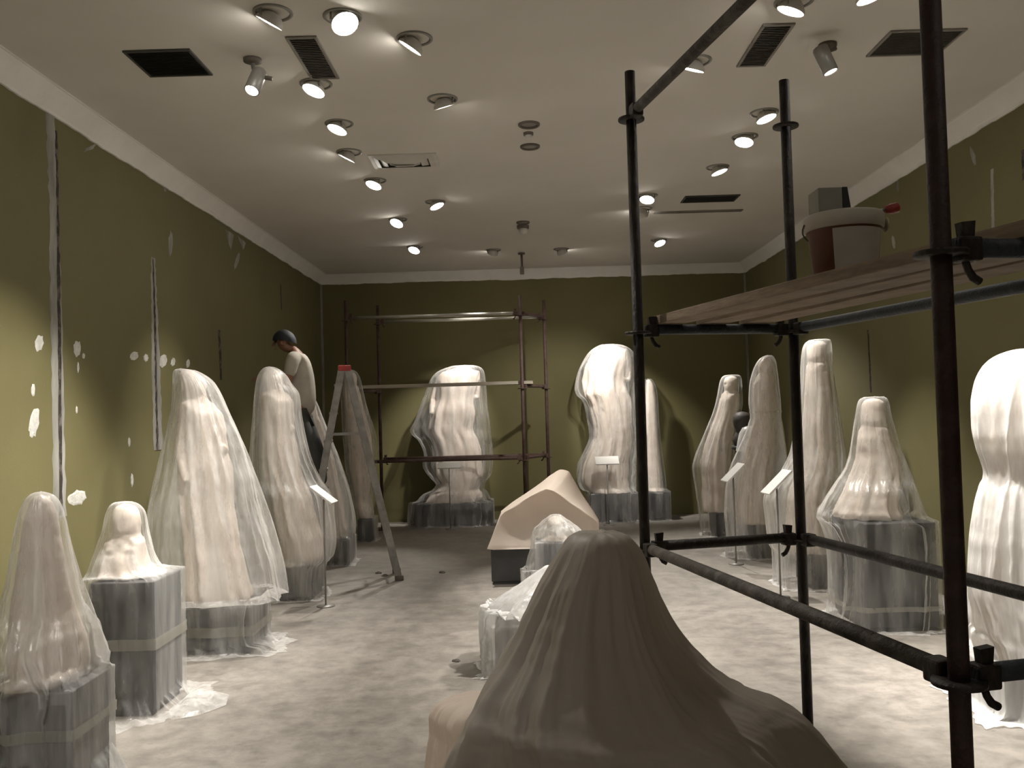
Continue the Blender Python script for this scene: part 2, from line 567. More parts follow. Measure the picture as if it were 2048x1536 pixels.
def grille(label, pts, slats, mat, group=None, frame=0.018, along=0):
    """a flat louvred panel set in the ceiling; pts go round its four corners"""
    q = ceiling_quad(pts)
    xs = sorted(p.x for p in q)
    ys = sorted(p.y for p in q)
    x0, x1, y0, y1 = (xs[0] + xs[1]) / 2, (xs[2] + xs[3]) / 2, (ys[0] + ys[1]) / 2, (ys[2] + ys[3]) / 2
    e = empty('ceiling_grille', ((x0 + x1) / 2, (y0 + y1) / 2, ZC), label, 'grille', group)
    t = frame
    mb = MB()
    mb.box((x0, y0, ZC - 0.012), (x1, y0 + t, ZC + 0.0), 0.003).box((x0, y1 - t, ZC - 0.012), (x1, y1, ZC), 0.003)
    mb.box((x0, y0 + t, ZC - 0.012), (x0 + t, y1 - t, ZC), 0.003).box((x1 - t, y0 + t, ZC - 0.012), (x1, y1 - t, ZC), 0.003)
    mb.build('frame', mat, e)
    mb = MB()
    for k in range(slats):
        u = (k + 0.5) / slats
        if along == 0:
            y = y0 + t + u * (y1 - y0 - 2 * t)
            mb.obox(((x0 + x1) / 2, y, ZC - 0.008), (1, 0, 0), (0, 0.9, 0.42), (0, -0.42, 0.9), (x1 - x0) / 2 - t, 0.012, 0.0012)
        else:
            x = x0 + t + u * (x1 - x0 - 2 * t)
            mb.obox((x, (y0 + y1) / 2, ZC - 0.008), (0, 1, 0), (0.9, 0, 0.42), (-0.42, 0, 0.9), (y1 - y0) / 2 - t, 0.012, 0.0012)
    mb.build('louvre_slats', mat, e)
    MB().box((x0 + t * .5, y0 + t * .5, ZC - 0.003), (x1 - t * .5, y1 - t * .5, ZC - 0.0005)).build('backing', M['grille'] if mat is M['grille'] else mat, e)
    return e


grille('dark square ceiling grille above the left wall, leftmost of all', [(245, 100), (380, 97), (425, 147), (300, 153)], 18, M['grille'])
grille('narrow grey ceiling grille between lit lamps on the left half', [(570, 73), (635, 70), (677, 155), (622, 157)], 24, M['grille_mid'])
grille('narrow grey ceiling grille below the lamp nearest the scaffold top rail', [(1527, 45), (1590, 47), (1530, 131), (1473, 131)], 24, M['grille_mid'])
grille('wide grey ceiling grille partly behind the nearest scaffold post', [(1780, 60), (1925, 56), (1885, 107), (1733, 111)], 18, M['grille_mid'])
grille('small far grille on the ceiling right of the scaffold post', [(1375, 391), (1478, 389), (1470, 402), (1357, 404)], 10, M['grille'])
grille('long thin slot grille in the ceiling, farthest on the right', [(1309, 423), (1487, 418), (1483, 421), (1305, 427)], 3, M['grille_mid'], frame=0.012)


def cassette():
    q = ceiling_quad([(742, 309), (872, 306), (880, 331), (750, 335)])
    x0, x1 = min(p.x for p in q), max(p.x for p in q)
    y0, y1 = min(p.y for p in q), max(p.y for p in q)
    e = empty('air_vent', ((x0 + x1) / 2, (y0 + y1) / 2, ZC), 'square white air diffuser with sloping blades in the left half of the ceiling', 'air vent')
    MB().box((x0 + .03, y0 + .03, ZC - .004), (x1 - .03, y1 - .03, ZC - .0005)).build('recess', M['ring'], e)
    mb = MB()
    for k in range(3):
        a, b, z = 0.02 + k * 0.07, 0.02 + k * 0.07 + 0.055, ZC - 0.006 - k * 0.012
        O = [(x0 + a, y0 + a), (x1 - a, y0 + a), (x1 - a, y1 - a), (x0 + a, y1 - a)]
        I = [(x0 + b, y0 + b), (x1 - b, y0 + b), (x1 - b, y1 - b), (x0 + b, y1 - b)]
        v = [(*p, z) for p in O] + [(*p, z - 0.022) for p in I] + [(*p, z + .003) for p in O] + [(*p, z - 0.019) for p in I]
        f = [(i, (i + 1) % 4, 4 + (i + 1) % 4, 4 + i) for i in range(4)] + [(8 + i, 8 + (i + 1) % 4, 12 + (i + 1) % 4, 12 + i) for i in range(4)]
        mb.add(v, f)
    mb.build('diffuser_blades', M['white_paint'], e)
    mb = MB()
    mb.box((x0, y0, ZC - .012), (x1, y0 + .03, ZC)).box((x0, y1 - .03, ZC - .012), (x1, y1, ZC)).box((x0, y0 + .03, ZC - .012), (x0 + .03, y1 - .03, ZC)).box((x1 - .03, y0 + .03, ZC - .012), (x1, y1 - .03, ZC))
    mb.build('frame', M['white_paint'], e)


cassette()


def ceiling_ring(label, px, py, wpx, name='ceiling_speaker', hang=0.0, cat='speaker'):
    p = on_z(px, py, ZC - hang * 0.5)
    r = wpx / FPX * p.y * 0.5
    e = empty(name, (p.x, p.y, ZC), label, cat)
    c = Vector((p.x, p.y, ZC))
    MB().lathe(c, (0, 0, -1), [(r, 0), (r, 0.012), (r * 0.92, 0.018), (r * 0.78, 0.016), (r * .74, 0.006)]).build('rim', M['ring'], e)
    MB().lathe(c, (0, 0, -1), [(r * .75, 0.004), (r * .45, 0.010), (0, 0.014)]).build('mesh_cover', M['grille_mid'], e)
    return e


ceiling_ring('round dark ceiling speaker near the middle, larger of the close pair', 1058, 248, 44)
ceiling_ring('round pale-centred ceiling speaker just beyond the dark round one', 1060, 292, 40)
ceiling_ring('small round ceiling speaker farther down the middle of the room', 1046, 444, 27)


def sensor(label, px, py, wpx, hpx):
    """a small detector hanging just under the ceiling"""
    p = on_z(px, py, ZC - 0.03)
    r = wpx / FPX * p.y * 0.5
    h = hpx / FPX * p.y
    e = empty('smoke_detector', (p.x, p.y, ZC), label, 'smoke detector')
    c = Vector((p.x, p.y, ZC))
    MB().lathe(c, (0, 0, -1), [(r, 0), (r, h * .35), (r * .6, h * .4)]).build('base', M['ring'], e)
    MB().lathe(c, (0, 0, -1), [(r * .7, h * .38), (r * .75, h * .7), (r * .45, h), (0, h)]).build('sensor_head', M['white_paint'], e)


sensor('small smoke detector between the two round ceiling speakers', 1057, 273, 20, 14)
sensor('smoke detector beyond the far round ceiling speaker', 1046, 456, 24, 18)


def pendant():
    p = on_z(1043, 506, ZC)
    e = empty('hanging_bracket', p, 'small dark bracket hanging from the ceiling close to the far wall', 'bracket')
    MB().lathe(p, (0, 0, -1), [(0, 0.0), (0.05, 0.0), (0.05, 0.02), (0.0, 0.02)]).build('base', M['ring'], e)
    MB().tube([p, p + Vector((0.0, 0, -0.24))], 0.016).build('stem', M['ring'], e)
    MB().box((p.x - .03, p.y - .03, p.z - .30), (p.x + .03, p.y + .03, p.z - .2), .006).build('block', M['ring'], e)


pendant()

# ------------------------------------------------------------------ lamps
GROUP_LAMP = 'ceiling spotlights'


def spot_light(parent, pos, d, watts, angle, blend=0.75):
    l = bpy.data.lights.new('lamp_light', 'SPOT')
    l.energy = watts
    l.color = LAMP_COL
    l.spot_size = math.radians(angle)
    l.spot_blend = blend
    l.shadow_soft_size = 0.045
    o = bpy.data.objects.new('lamp_light', l)
    COL.objects.link(o)
    o.matrix_world = Matrix.Translation(pos) @ Vector(d).to_track_quat('-Z', 'Y').to_matrix().to_4x4()
    mw = o.matrix_world.copy()
    o.parent = parent
    o.matrix_parent_inverse = abs_mat(parent).inverted()
    o.matrix_basis = mw
    return o


def gimbal(px, py, target, label, power=1.0, angle=50, blend=0.75, drop=0.054, r=0.076, at_xyz=None):
    """round recessed lamp whose head swings out of a ring in the ceiling"""
    p = on_z(px, py, ZC - drop) if at_xyz is None else Vector((*at_xyz, ZC - drop))
    d = (Vector(target) - p).normalized()
    e = empty('ceiling_spotlight', (p.x, p.y, ZC), label, 'spotlight', GROUP_LAMP)
    back = p - d * 0.10
    c = Vector((p.x - d.x * 0.05, p.y - d.y * 0.05, ZC))
    R = r * 1.42
    MB().lathe(c, (0, 0, -1), [(R, 0), (R, 0.007), (R * .93, 0.011), (R * .84, 0.008), (R * .82, 0.001)]).build('trim_ring', M['grey_paint'], e)
    MB().lathe(p, d, [(0.0, -0.062), (r * .45, -0.061), (r * .70, -0.048), (r * .98, -0.018), (r * 1.02, -0.006), (r * 1.02, 0.001), (r * 0.985, 0.002), (r * .97, -0.004)]).build('lamp_head', M['white_paint'], e)
    MB().lathe(p, d, [(r * .97, -0.003), (r * .6, 0.001), (0.0, 0.002)]).build('lens', M['lens'], e)
    a = d.cross(Vector((0, 0, 1)))
    a = a.normalized() if a.length > 1e-3 else Vector((1, 0, 0))
    for s in (1, -1):
        k = p + a * s * r * 1.08 - d * 0.012
        if k.z < ZC - 0.004:
            MB().tube([k, Vector((k.x, k.y, ZC - 0.001))], 0.006, 8).build('bracket', M['grey_paint'], e)
    spot_light(e, p + d * 0.02, d, LAMP_W * power, angle, blend)
    return e


def cylinder_spot(pc, pl, target, label, power=1.0, angle=60):
    """surface spotlight: canopy plate, crooked stem, tubular head"""
    c = on_z(*pc, ZC)
    p = on_z(*pl, ZC - 0.24)
    d = (Vector(target) - p).normalized()
    e = empty('track_spotlight', c, label, 'spotlight', GROUP_LAMP)
    MB().lathe(c, (0, 0, -1), [(0.0, 0.0), (0.055, 0.0), (0.055, 0.018), (0.03, 0.026), (0, 0.026)]).build('canopy', M['ring'], e)
    b = p - d * 0.125
    MB().tube([c + Vector((0, 0, -0.02)), c + Vector((0.005, 0, -0.06)), b + Vector((0, 0, 0.03)), b], 0.013, 10).build('stem', M['grey_paint'], e)
    MB().lathe(p, d, [(0.0, -0.17), (0.042, -0.17), (0.046, -0.16), (0.046, -0.004), (0.040, 0.0), (0.038, -0.008)]).build('lamp_head', M['grey_paint'], e)
    MB().lathe(p, d, [(0.039, -0.008), (0.02, -0.004), (0, -0.003)]).build('lens', M['lens'], e)
    s = d.cross(Vector((0, 1, 0))).normalized()
    MB().obox(p - d * .13 + s * 0.06, s, d, s.cross(d), 0.03, 0.010, 0.010, 0.003).build('knob', M['ring'], e)
    spot_light(e, p + d * 0.01, d, LAMP_W * power, angle)
    return e


gimbal(690, 48, (0.25, 3.3, 1.0), 'big lit ceiling spotlight, nearest on the left, upper middle of the photo', 0.9)
gimbal(627, 182, (-2.25, 5.0, 0.9), 'lit ceiling spotlight just below the narrow grey grille on the left', 1.2)
gimbal(674, 260, (-2.15, 6.0, 1.3), 'lit ceiling spotlight between the narrow left grille and the white diffuser', 1.7)
gimbal(747, 371, (-2.05, 7.4, 1.4), 'lit ceiling spotlight just beyond the white square diffuser', 1.6)
gimbal(874, 413, (0.35, 8.7, 1.1), 'lit ceiling spotlight nearest the middle of the room on the left half', 2.8)
gimbal(828, 501, (-1.95, 10.3, 1.4), 'lit ceiling spotlight farthest down the left row', 1.3)
gimbal(1581, 23, (0.25, 5.5, 0.4), 'big lit ceiling spotlight just above the narrow right grille', 3.0)
gimbal(1533, 238, (2.7, 6.2, 1.1), 'lit ceiling spotlight left of the second scaffold post top', 2.2)
gimbal(1488, 285, (1.0, 6.2, 0), 'lit ceiling spotlight in the right row, second nearest of four', 2.5)
gimbal(1439, 345, (2.65, 7.9, 1.5), 'lit ceiling spotlight just before the small far grille on the right', 2.2)
gimbal(1294, 400, (0.7, 7.8, 0.5), 'lit ceiling spotlight touching the left scaffold post', 1.2)
gimbal(820, 96, (-2.4, 5.6, 1.2), 'ceiling spotlight turned left so its lit face shows as a thin bar', 1.3)
gimbal(693, 317, (-3.08, 7.7, 0.7), 'ceiling spotlight seen edge-on left of the white diffuser', 0.8)
gimbal(793, 447, (-2.1, 8.6, 1.5), 'small far ceiling spotlight edge-on in the left row', 1.3)
gimbal(1283, 428, (0.5, 13.7, 1.0), 'small ceiling spotlight half hidden by the left scaffold post', 1.8)
gimbal(1320, 487, (2.6, 10.5, 1.4), 'farthest right ceiling spotlight seen as a thin bright sliver', 2.2, 72)
gimbal(1385, 140, (0.3, 6.6, 0.6), 'ceiling spotlight half hidden behind the sloping top rail', 0.8)
gimbal(1742, -4, (2.75, 4.6, 1.0), 'ceiling spotlight cut by the top edge of the photo', 3.2)
gimbal(538, 46, (-3.08, 5.4, 0.8), 'ceiling spotlight seen from behind at upper left, glowing to the left', 2.0)
gimbal(889, 214, (0.35, 7.2, 0.8), 'ceiling spotlight seen from behind in the middle, glowing to the right', 0.7)
gimbal(985, 508, (-1.0, 13.1, 2.0), 'far ceiling spotlight turned to the sheeted statue by the far scaffold', 3.0, 40, 0.95)
gimbal(1125, 506, (1.45, 13.1, 2.0), 'far ceiling spotlight turned to the big sheeted statue behind the scaffold post', 3.0, 42, 0.95)
cylinder_spot((505, 118), (503, 182), (-2.1, 3.75, 1.0), 'tubular ceiling spotlight on a crooked stem beside the dark square grille', 2.3)
cylinder_spot((1655, 88), (1662, 145), (2.85, 4.9, 1.0), 'tubular ceiling spotlight on a stem, left of the nearest scaffold post', 2.8)


# added unseen spots: they brighten the near sheets and bounce light off the floor
for i, (x, y, t, lab) in enumerate([(-1.4, 1.2, (-2.0, 3.4, 0.7), 'added unseen spotlight above the camera, brightening the near left sheet'), (1.9, 1.3, (2.6, 4.5, 0.8), 'added unseen spotlight above the camera, brightening the sheet at the right edge'),
                                    (-0.9, -1.2, (-0.6, -0.4, 0), 'added unseen spotlight behind the camera on the left, for floor bounce'), (1.4, -1.2, (1.1, -0.4, 0), 'added unseen spotlight behind the camera on the right, for floor bounce'),
                                    (-1.4, -3.2, (-1.2, -2.4, 0), 'added unseen spotlight farthest behind the camera on the left, for floor bounce'), (1.9, -3.2, (1.7, -2.4, 0), 'added unseen spotlight farthest behind the camera on the right, for floor bounce')]):
    gimbal(0, 0, t, lab, 1.0, 40 if i == 1 else 80, at_xyz=(x, y))


# ------------------------------------------------------------------ sheets, statues, plinths
def pchip(x, y, xq):
    x, y, xq = np.asarray(x, float), np.asarray(y, float), np.asarray(xq, float)
    h = np.diff(x)
    dl = np.diff(y) / h
    m = np.zeros_like(y)
    m[0], m[-1] = dl[0], dl[-1]
    for i in range(1, len(y) - 1):
        if dl[i - 1] * dl[i] > 0:
            w1, w2 = 2 * h[i] + h[i - 1], h[i] + 2 * h[i - 1]
            m[i] = (w1 + w2) / (w1 / dl[i - 1] + w2 / dl[i])
    k = np.clip(np.searchsorted(x, xq) - 1, 0, len(h) - 1)
    t = (xq - x[k]) / h[k]
    t2, t3 = t * t, t * t * t
    return (2 * t3 - 3 * t2 + 1) * y[k] + (t3 - 2 * t2 + t) * h[k] * m[k] + (-2 * t3 + 3 * t2) * y[k + 1] + (t3 - t2) * h[k] * m[k + 1]


class Profile:
    pass


BOX = None


def sheet(Y, rings, label, mat, hd=None, folds=9, amp=0.16, seed=0, ridges=(), rows=100, cols=240, crinkle=1.0, floor_spread=0.0, tape=(), name='plastic_sheet', cat='plastic sheet', over=None, pleat=0.55, facets=0.85):
    """a sheet hung over something: rings (height, left px, right px[, half depth m[, squareness]]) from the top down;
    height is a photo row at distance Y, or ('z', metres)"""
    global BOX
    box = over or BOX
    BOX = None
    rnd = random.Random(seed)
    zz, xl, xr, dd, pp = [], [], [], [], []
    for r in rings:
        z = r[0][1] if isinstance(r[0], tuple) else at((r[1] + r[2]) / 2, r[0], Y).z
        w = (r[2] - r[1]) / FPX * Y / 2
        zz.append(z); xl.append(r[1]); xr.append(r[2])
        dd.append(r[3] if len(r) > 3 and r[3] else min(max(w * 0.85, 0.02), 0.42) if hd is None else min(w * 1.1, hd))
        pp.append(r[4] if len(r) > 4 else 2.2)
    mid = (xl[0] + xr[0]) / 2
    zz.insert(0, zz[0] + 0.004); xl.insert(0, mid - 1.0); xr.insert(0, mid + 1.0); dd.insert(0, 0.005); pp.insert(0, 2.0)
    zz, xl, xr, dd, pp = map(np.array, (zz, xl, xr, dd, pp))
    s = np.concatenate([[0], np.cumsum(np.hypot(np.diff(zz), np.hypot(np.diff(xl), np.diff(xr)) / FPX * Y * 0.5) + 1e-4)])
    q = np.linspace(0, s[-1], rows)
    Z, L, R, D, Pw = (pchip(s, a, q) for a in (zz, xl, xr, dd, pp))
    ctr = at((L.mean() + R.mean()) / 2, CY, Y).x
    th = np.linspace(0, 2 * PI, cols, endpoint=False)
    ks = []
    for k in range(folds):
        ks.append((rnd.uniform(0, 2 * PI), rnd.uniform(-0.5, 0.5), rnd.uniform(0.03, 0.12), rnd.uniform(0.35, 1.0), rnd.uniform(0.0, 0.45)))
    for (deg, st, wd, u0, dr) in ridges:
        ks.append((math.radians(deg), math.radians(dr), wd, st, u0))
    if box:
        Z[int(np.argmin(np.abs(Z - box[4] - .014)))] = box[4] + .014
    V = np.zeros((rows, cols, 3))
    nk = rnd.choice((6, 7, 7, 8))
    cor = sorted((2 * PI * k / nk + rnd.uniform(-.32, .32), rnd.uniform(-.35, .35)) for k in range(nk))
    for i in range(rows):
        u = q[i] / s[-1]
        al = np.sort(np.array([(a + b * u) % (2 * PI) for a, b in cor]))
        al = np.concatenate([[al[-1] - 2 * PI], al, [al[0] + 2 * PI]])
        kk = np.clip(np.searchsorted(al, th) - 1, 0, len(al) - 2)
        half, mid_ = (al[kk + 1] - al[kk]) / 2, (al[kk + 1] + al[kk]) / 2
        facet = np.cos(half) / np.maximum(np.cos(th - mid_), .2)
        facet = 1 + (np.clip(facet, .62, 1.0) - 1) * facets * min(1.0, u * 4)
        a = (R[i] - L[i]) / FPX * Y / 2
        xc = at((L[i] + R[i]) / 2, CY, Y).x
        e = 2.0 / Pw[i]
        cx = np.sign(np.cos(th)) * np.abs(np.cos(th)) ** e
        sy = np.sign(np.sin(th)) * np.abs(np.sin(th)) ** e
        f = np.zeros(cols)
        for (t0, dr, wd, st, u0) in ks:
            g = min(max((u - u0) / 0.22, 0), 1)
            if g <= 0:
                continue
            d = (th - (t0 + dr * (u - u0)) + PI) % (2 * PI) - PI
            f += st * g * (np.exp(-(np.abs(d) / wd) ** 1.1) - wd * 0.9)
        A = amp * min(1.0, u * 3.0)
        rr = (1.0 + A * f) * (facet if Pw[i] < 3.2 else 1 + (facet - 1) * .15)
        for j in range(cols):
            c, sn = math.cos(th[j]), math.sin(th[j])
            if pleat:
                t9 = th[j] + 0.25 * u
                rg = 1 - abs(mnoise.noise(Vector((math.cos(t9) * 3.2 + seed, math.sin(t9) * 3.2, u * .7)))) * 2
                rg2 = 1 - abs(mnoise.noise(Vector((math.cos(th[j] - .2 * u) * 7.5 + seed, math.sin(th[j] - .2 * u) * 7.5, u * 1.1)))) * 2
                rr[j] += pleat * min(1.0, u * 7) * (0.085 * rg + 0.05 * rg2 * max(0, .5 + 1.6 * mnoise.noise(Vector((c * 1.6, sn * 1.6 + seed, u * 2)))) - .06)
            rr[j] += crinkle * (0.020 * mnoise.noise(Vector((c * 2.2 + seed, sn * 2.2, u * 5.0))) + 0.012 * mnoise.noise(Vector((c * 7 + seed, sn * 7, u * 9))) * min(1, u * 6)
                                + 0.010 * mnoise.noise(Vector((c * 19, sn * 19 + seed, u * 40))) * min(1, u * 8))
        X = xc + a * cx * rr
        Yv = Y + D[i] * sy * rr
        zr = Z[i] + (0.006 * np.array([mnoise.noise(Vector((math.cos(t) * 3 + seed, math.sin(t) * 3, i * .2))) for t in th]) if 2 < i < rows - 3 else 0)
        P = np.stack([X, Yv, np.zeros(cols) + zr], 1)
        if a > 0.012:                                 # keep the outline where the photo has it
            for _ in range(4):
                px = pix_x(P)
                lo, hi = px.min(), px.max()
                sc = (R[i] - L[i]) / max(hi - lo, 1e-6)
                x_mid = (P[:, 0].min() + P[:, 0].max()) / 2
                P[:, 0] = x_mid + (P[:, 0] - x_mid) * sc
                px = pix_x(P)
                P[:, 0] += ((L[i] + R[i]) / 2 - (px.min() + px.max()) / 2) / FPX * Y
        if box and Z[i] < box[4] + .0145:              # the sheet stays outside what it covers
            bx, by = (box[0] + box[1]) / 2, (box[2] + box[3]) / 2
            hx, hy = (box[1] - box[0]) / 2 + .02, (box[3] - box[2]) / 2 + .02
            dx, dy = P[:, 0] - bx, P[:, 1] - by
            mm = np.maximum(np.abs(dx) / hx, np.abs(dy) / hy)
            k = np.where(mm < 1, 1 / np.maximum(mm, 1e-3), 1.0)
            P[:, 0], P[:, 1] = bx + dx * k, by + dy * k
            P[:, 2] = np.where(mm < 1, np.minimum(P[:, 2], Z[i] + .0), P[:, 2])
        P[:, 0] = np.clip(P[:, 0], XL + 0.02, XR - 0.02)
        P[:, 1] = np.clip(P[:, 1], None, YF - 0.02)
        V[i] = P
    V[:, :, 2] = np.maximum(V[:, :, 2], 0.004)
    verts = V.reshape(-1, 3)
    verts = [tuple(p) for p in verts]
    faces = []
    for i in range(rows - 1):
        for j in range(cols):
            j2 = (j + 1) % cols
            faces.append((i * cols + j, i * cols + j2, (i + 1) * cols + j2, (i + 1) * cols + j))
    nv = len(verts)
    top = V[0].mean(axis=0)
    verts.append(tuple(top + np.array([0, 0, 0.003])))
    for j in range(cols):
        faces.append((nv, (j + 1) % cols, j))
    if floor_spread > 0:                              # the hem trails out over the floor
        base = V[-1]
        cen = base.mean(axis=0)
        prev = [(rows - 1) * cols + j for j in range(cols)]
        for k in (1, 2, 3):
            k0 = len(verts)
            for j in range(cols):
                d = base[j] - cen
                d[2] = 0
                d /= max(np.linalg.norm(d), 1e-5)
                g = floor_spread * k / 3 * (0.6 + 0.8 * max(0, mnoise.noise(Vector((math.cos(th[j]) * 3 + seed, math.sin(th[j]) * 3, 1.3)))) + 0.15 * mnoise.noise(Vector((math.cos(th[j]) * 12, math.sin(th[j]) * 12, seed))))
                h = 0.006 + 0.03 * max(0, mnoise.noise(Vector((math.cos(th[j]) * 9 + seed, math.sin(th[j]) * 9, k * 1.7)))) * (1 if k < 3 else 0.2)
                p = base[j] + d * g
                verts.append((min(max(p[0], XL + .02), XR - .02), min(p[1], YF - .02), h))
            cur = [k0 + j for j in range(cols)]
            for j in range(cols):
                j2 = (j + 1) % cols
                faces.append((prev[j], prev[j2], cur[j2], cur[j]))
            prev = cur
    cx0 = float(V[-1][:, 0].mean())
    o = mesh_obj(name, verts, faces, mat, None, True)
    # put the origin at the foot of the sheet
    off = Vector((cx0, Y, 0))
    o.data.transform(Matrix.Translation(-off))
    o.location = off
    tag(o, label, cat)
    for (z0, z1) in tape:
        rws = [i for i in range(rows) if z0 <= V[i][:, 2].mean() <= z1]
        if len(rws) < 2:
            continue
        v, f = [], []
        for i in rws:
            c = V[i].mean(axis=0)
            for j in range(cols):
                d = V[i][j] - c
                d[2] = 0
                n = np.linalg.norm(d)
                v.append(tuple(V[i][j] + d / max(n, 1e-5) * 0.006))
        for a in range(len(rws) - 1):
            for j in range(cols):
                j2 = (j + 1) % cols
                f.append((a * cols + j, a * cols + j2, (a + 1) * cols + j2, (a + 1) * cols + j))
        t = mesh_obj('tape_band', v, f, M['tape'], o, True)
        t['label'] = 'band of packing tape round the sheet'
    pr = Profile()
    zs = V[:, :, 2].mean(axis=1)
    order = np.argsort(zs)
    pr.z = zs[order]
    pr.x0 = V[:, :, 0].min(axis=1)[order]
    pr.x1 = V[:, :, 0].max(axis=1)[order]
    pr.y0 = V[:, :, 1].min(axis=1)[order]
    pr.y1 = V[:, :, 1].max(axis=1)[order]
    pr.top = float(zs.max())
    pr.ob = o
    g = np.linspace(-PI, PI, 73)
    pr.g, pr.cen, pr.rad = g, [], []
    for i in order:
        c = V[i][:, :2].mean(axis=0)
        d = V[i][:, :2] - c
        an, ra = np.arctan2(d[:, 1], d[:, 0]), np.hypot(d[:, 0], d[:, 1])
        q2 = np.argsort(an)
        pr.cen.append(c)
        pr.rad.append(np.interp(g, an[q2], ra[q2], period=2 * PI))
    pr.cen, pr.rad = np.array(pr.cen), np.array(pr.rad)
    return pr


def statue(pr, z0, hh, label, face=0.0, name='statue', fill=0.72, wide=1.0, arms=True, torso=False, seed=0, mat=None, top=None, cat='statue'):
    """draped stone figure under a sheet: robe, torso, arms, neck, head with a face; fitted inside the sheet's outline"""
    ztop = (top or pr.top) - 0.012
    H = ztop - z0
    zs = ztop - (0.34 if torso else 1.22) * hh         # shoulder line
    rows = []
    body = [(0.0, 1.0, .78), (0.04, 1.02, .80), (0.12, .94, .74), (0.35, .82, .66), (0.55, .80, .60), (0.68, .82, .58), (0.80, .70, .50), (0.90, .80, .54), (0.97, .88, .52), (1.0, .84, .46)]
    for t, w, d in body:
        rows.append((z0 + (zs - z0) * t, w * hh * wide, d * hh * wide, 0))
    head = [(-1.12, .66, .40), (-1.04, .50, .38), (-.97, .42, .35), (-.90, .38, .33), (-.84, .37, .35), (-.78, .38, .38), (-.68, .37, .42), (-.52, .39, .44), (-.38, .40, .46), (-.22, .37, .43), (-.10, .28, .33), (-.03, .16, .18), (0.0, .02, .02)]
    if torso:                                          # a headless figure: only the broken neck stands above the shoulders
        head = [(-.24, .78, .44), (-.14, .52, .40), (-.07, .34, .30), (-.02, .26, .24), (0.0, .20, .2)]
    for t, w, d in head:
        rows.append((ztop + t * hh, w * hh, d * hh, 1))
    rz = np.array([r[0] for r in rows])
    zq = np.unique(np.concatenate([np.linspace(z0, zs, 34), np.linspace(zs, ztop, 44)]))
    W = pchip(rz, [r[1] for r in rows], zq)
    D = pchip(rz, [r[2] for r in rows], zq)
    cols = 56
    th = np.linspace(0, 2 * PI, cols, endpoint=False)
    v, f = [], []
    ci = np.clip(zq, pr.z[0], pr.z[-1])
    X0, X1, Y0, Y1 = (np.interp(ci, pr.z, a) for a in (pr.x0, pr.x1, pr.y0, pr.y1))
    k = max(1, len(zq) // 6)
    hx = float(np.interp(ztop - 0.3 * hh, pr.z, (pr.x0 + pr.x1) / 2))
    hy = float(np.interp(ztop - 0.3 * hh, pr.z, (pr.y0 + pr.y1) / 2))
    bx = float(np.interp(z0 + 0.15, pr.z, (pr.x0 + pr.x1) / 2))
    by = float(np.interp(z0 + 0.15, pr.z, (pr.y0 + pr.y1) / 2))
    cf, sf = math.cos(face), math.sin(face)
    for i, z in enumerate(zq):
        t = (z - z0) / H
        sx, sy = (X1[i] - X0[i]) / 2 * fill, (Y1[i] - Y0[i]) / 2 * fill
        cx = (X0[i] + X1[i]) / 2 if z < zs else hx * 0.5 + (X0[i] + X1[i]) / 4
        cy = (Y0[i] + Y1[i]) / 2 if z < zs else hy * 0.5 + (Y0[i] + Y1[i]) / 4
        ishead = z > ztop - 1.0 * hh and not torso
        for j in range(cols):
            c, s = math.cos(th[j]), math.sin(th[j])
            lx, ly = D[i] * c, W[i] * s                # face looks along local +x
            if not ishead:
                fold = 1 + (0.09 * math.sin(th[j] * 9 + 3 * t + seed) + 0.05 * math.sin(th[j] * 15 + seed)) * min(1, (1 - t) * 2.2)
                lx *= fold
                ly *= fold
            else:
                hq = (z - (ztop - hh)) / hh            # 0 chin .. 1 crown
                b = 0.13 * math.exp(-((hq - .42) / .10) ** 2) * math.exp(-(math.sin(th[j]) / .16) ** 2) * (c > 0)
                b += 0.05 * math.exp(-((hq - .60) / .05) ** 2) * math.exp(-(math.sin(th[j]) / .6) ** 2) * (c > 0)
                for sg in (-1, 1):
                    b -= 0.055 * math.exp(-((hq - .52) / .045) ** 2) * math.exp(-((math.sin(th[j]) - sg * .38) / .17) ** 2) * (c > 0)
                b += 0.045 * math.exp(-((hq - .24) / .05) ** 2) * math.exp(-(math.sin(th[j]) / .3) ** 2) * (c > 0)
                b += 0.05 * math.exp(-((hq - .08) / .06) ** 2) * math.exp(-(math.sin(th[j]) / .3) ** 2) * (c > 0)
                b += 0.04 * mnoise.noise(Vector((c * 6, s * 6, hq * 9))) * (1 if (c < .2 or hq > .72) else 0)
                b += 0.07 * math.exp(-((hq - .45) / .09) ** 2) * math.exp(-((abs(s) - 1) / .03) ** 2)
                lx += b * hh * c
                ly += b * hh * s
            gx, gy = cf * lx - sf * ly, sf * lx + cf * ly
            m = math.hypot(gx / max(sx, .005), gy / max(sy, .005))
            if m > 1:
                gx, gy = gx / m, gy / m
            v.append((cx + gx, cy + gy, z))
    for i in range(len(zq) - 1):
        for j in range(cols):
            j2 = (j + 1) % cols
            f.append((i * cols + j, i * cols + j2, (i + 1) * cols + j2, (i + 1) * cols + j))
    f.append(tuple(reversed(range(cols))))
    e0 = (len(zq) - 1) * cols
    f.append(tuple(e0 + j for j in range(cols)))
    mb = MB()
    mb.add(v, f, True)
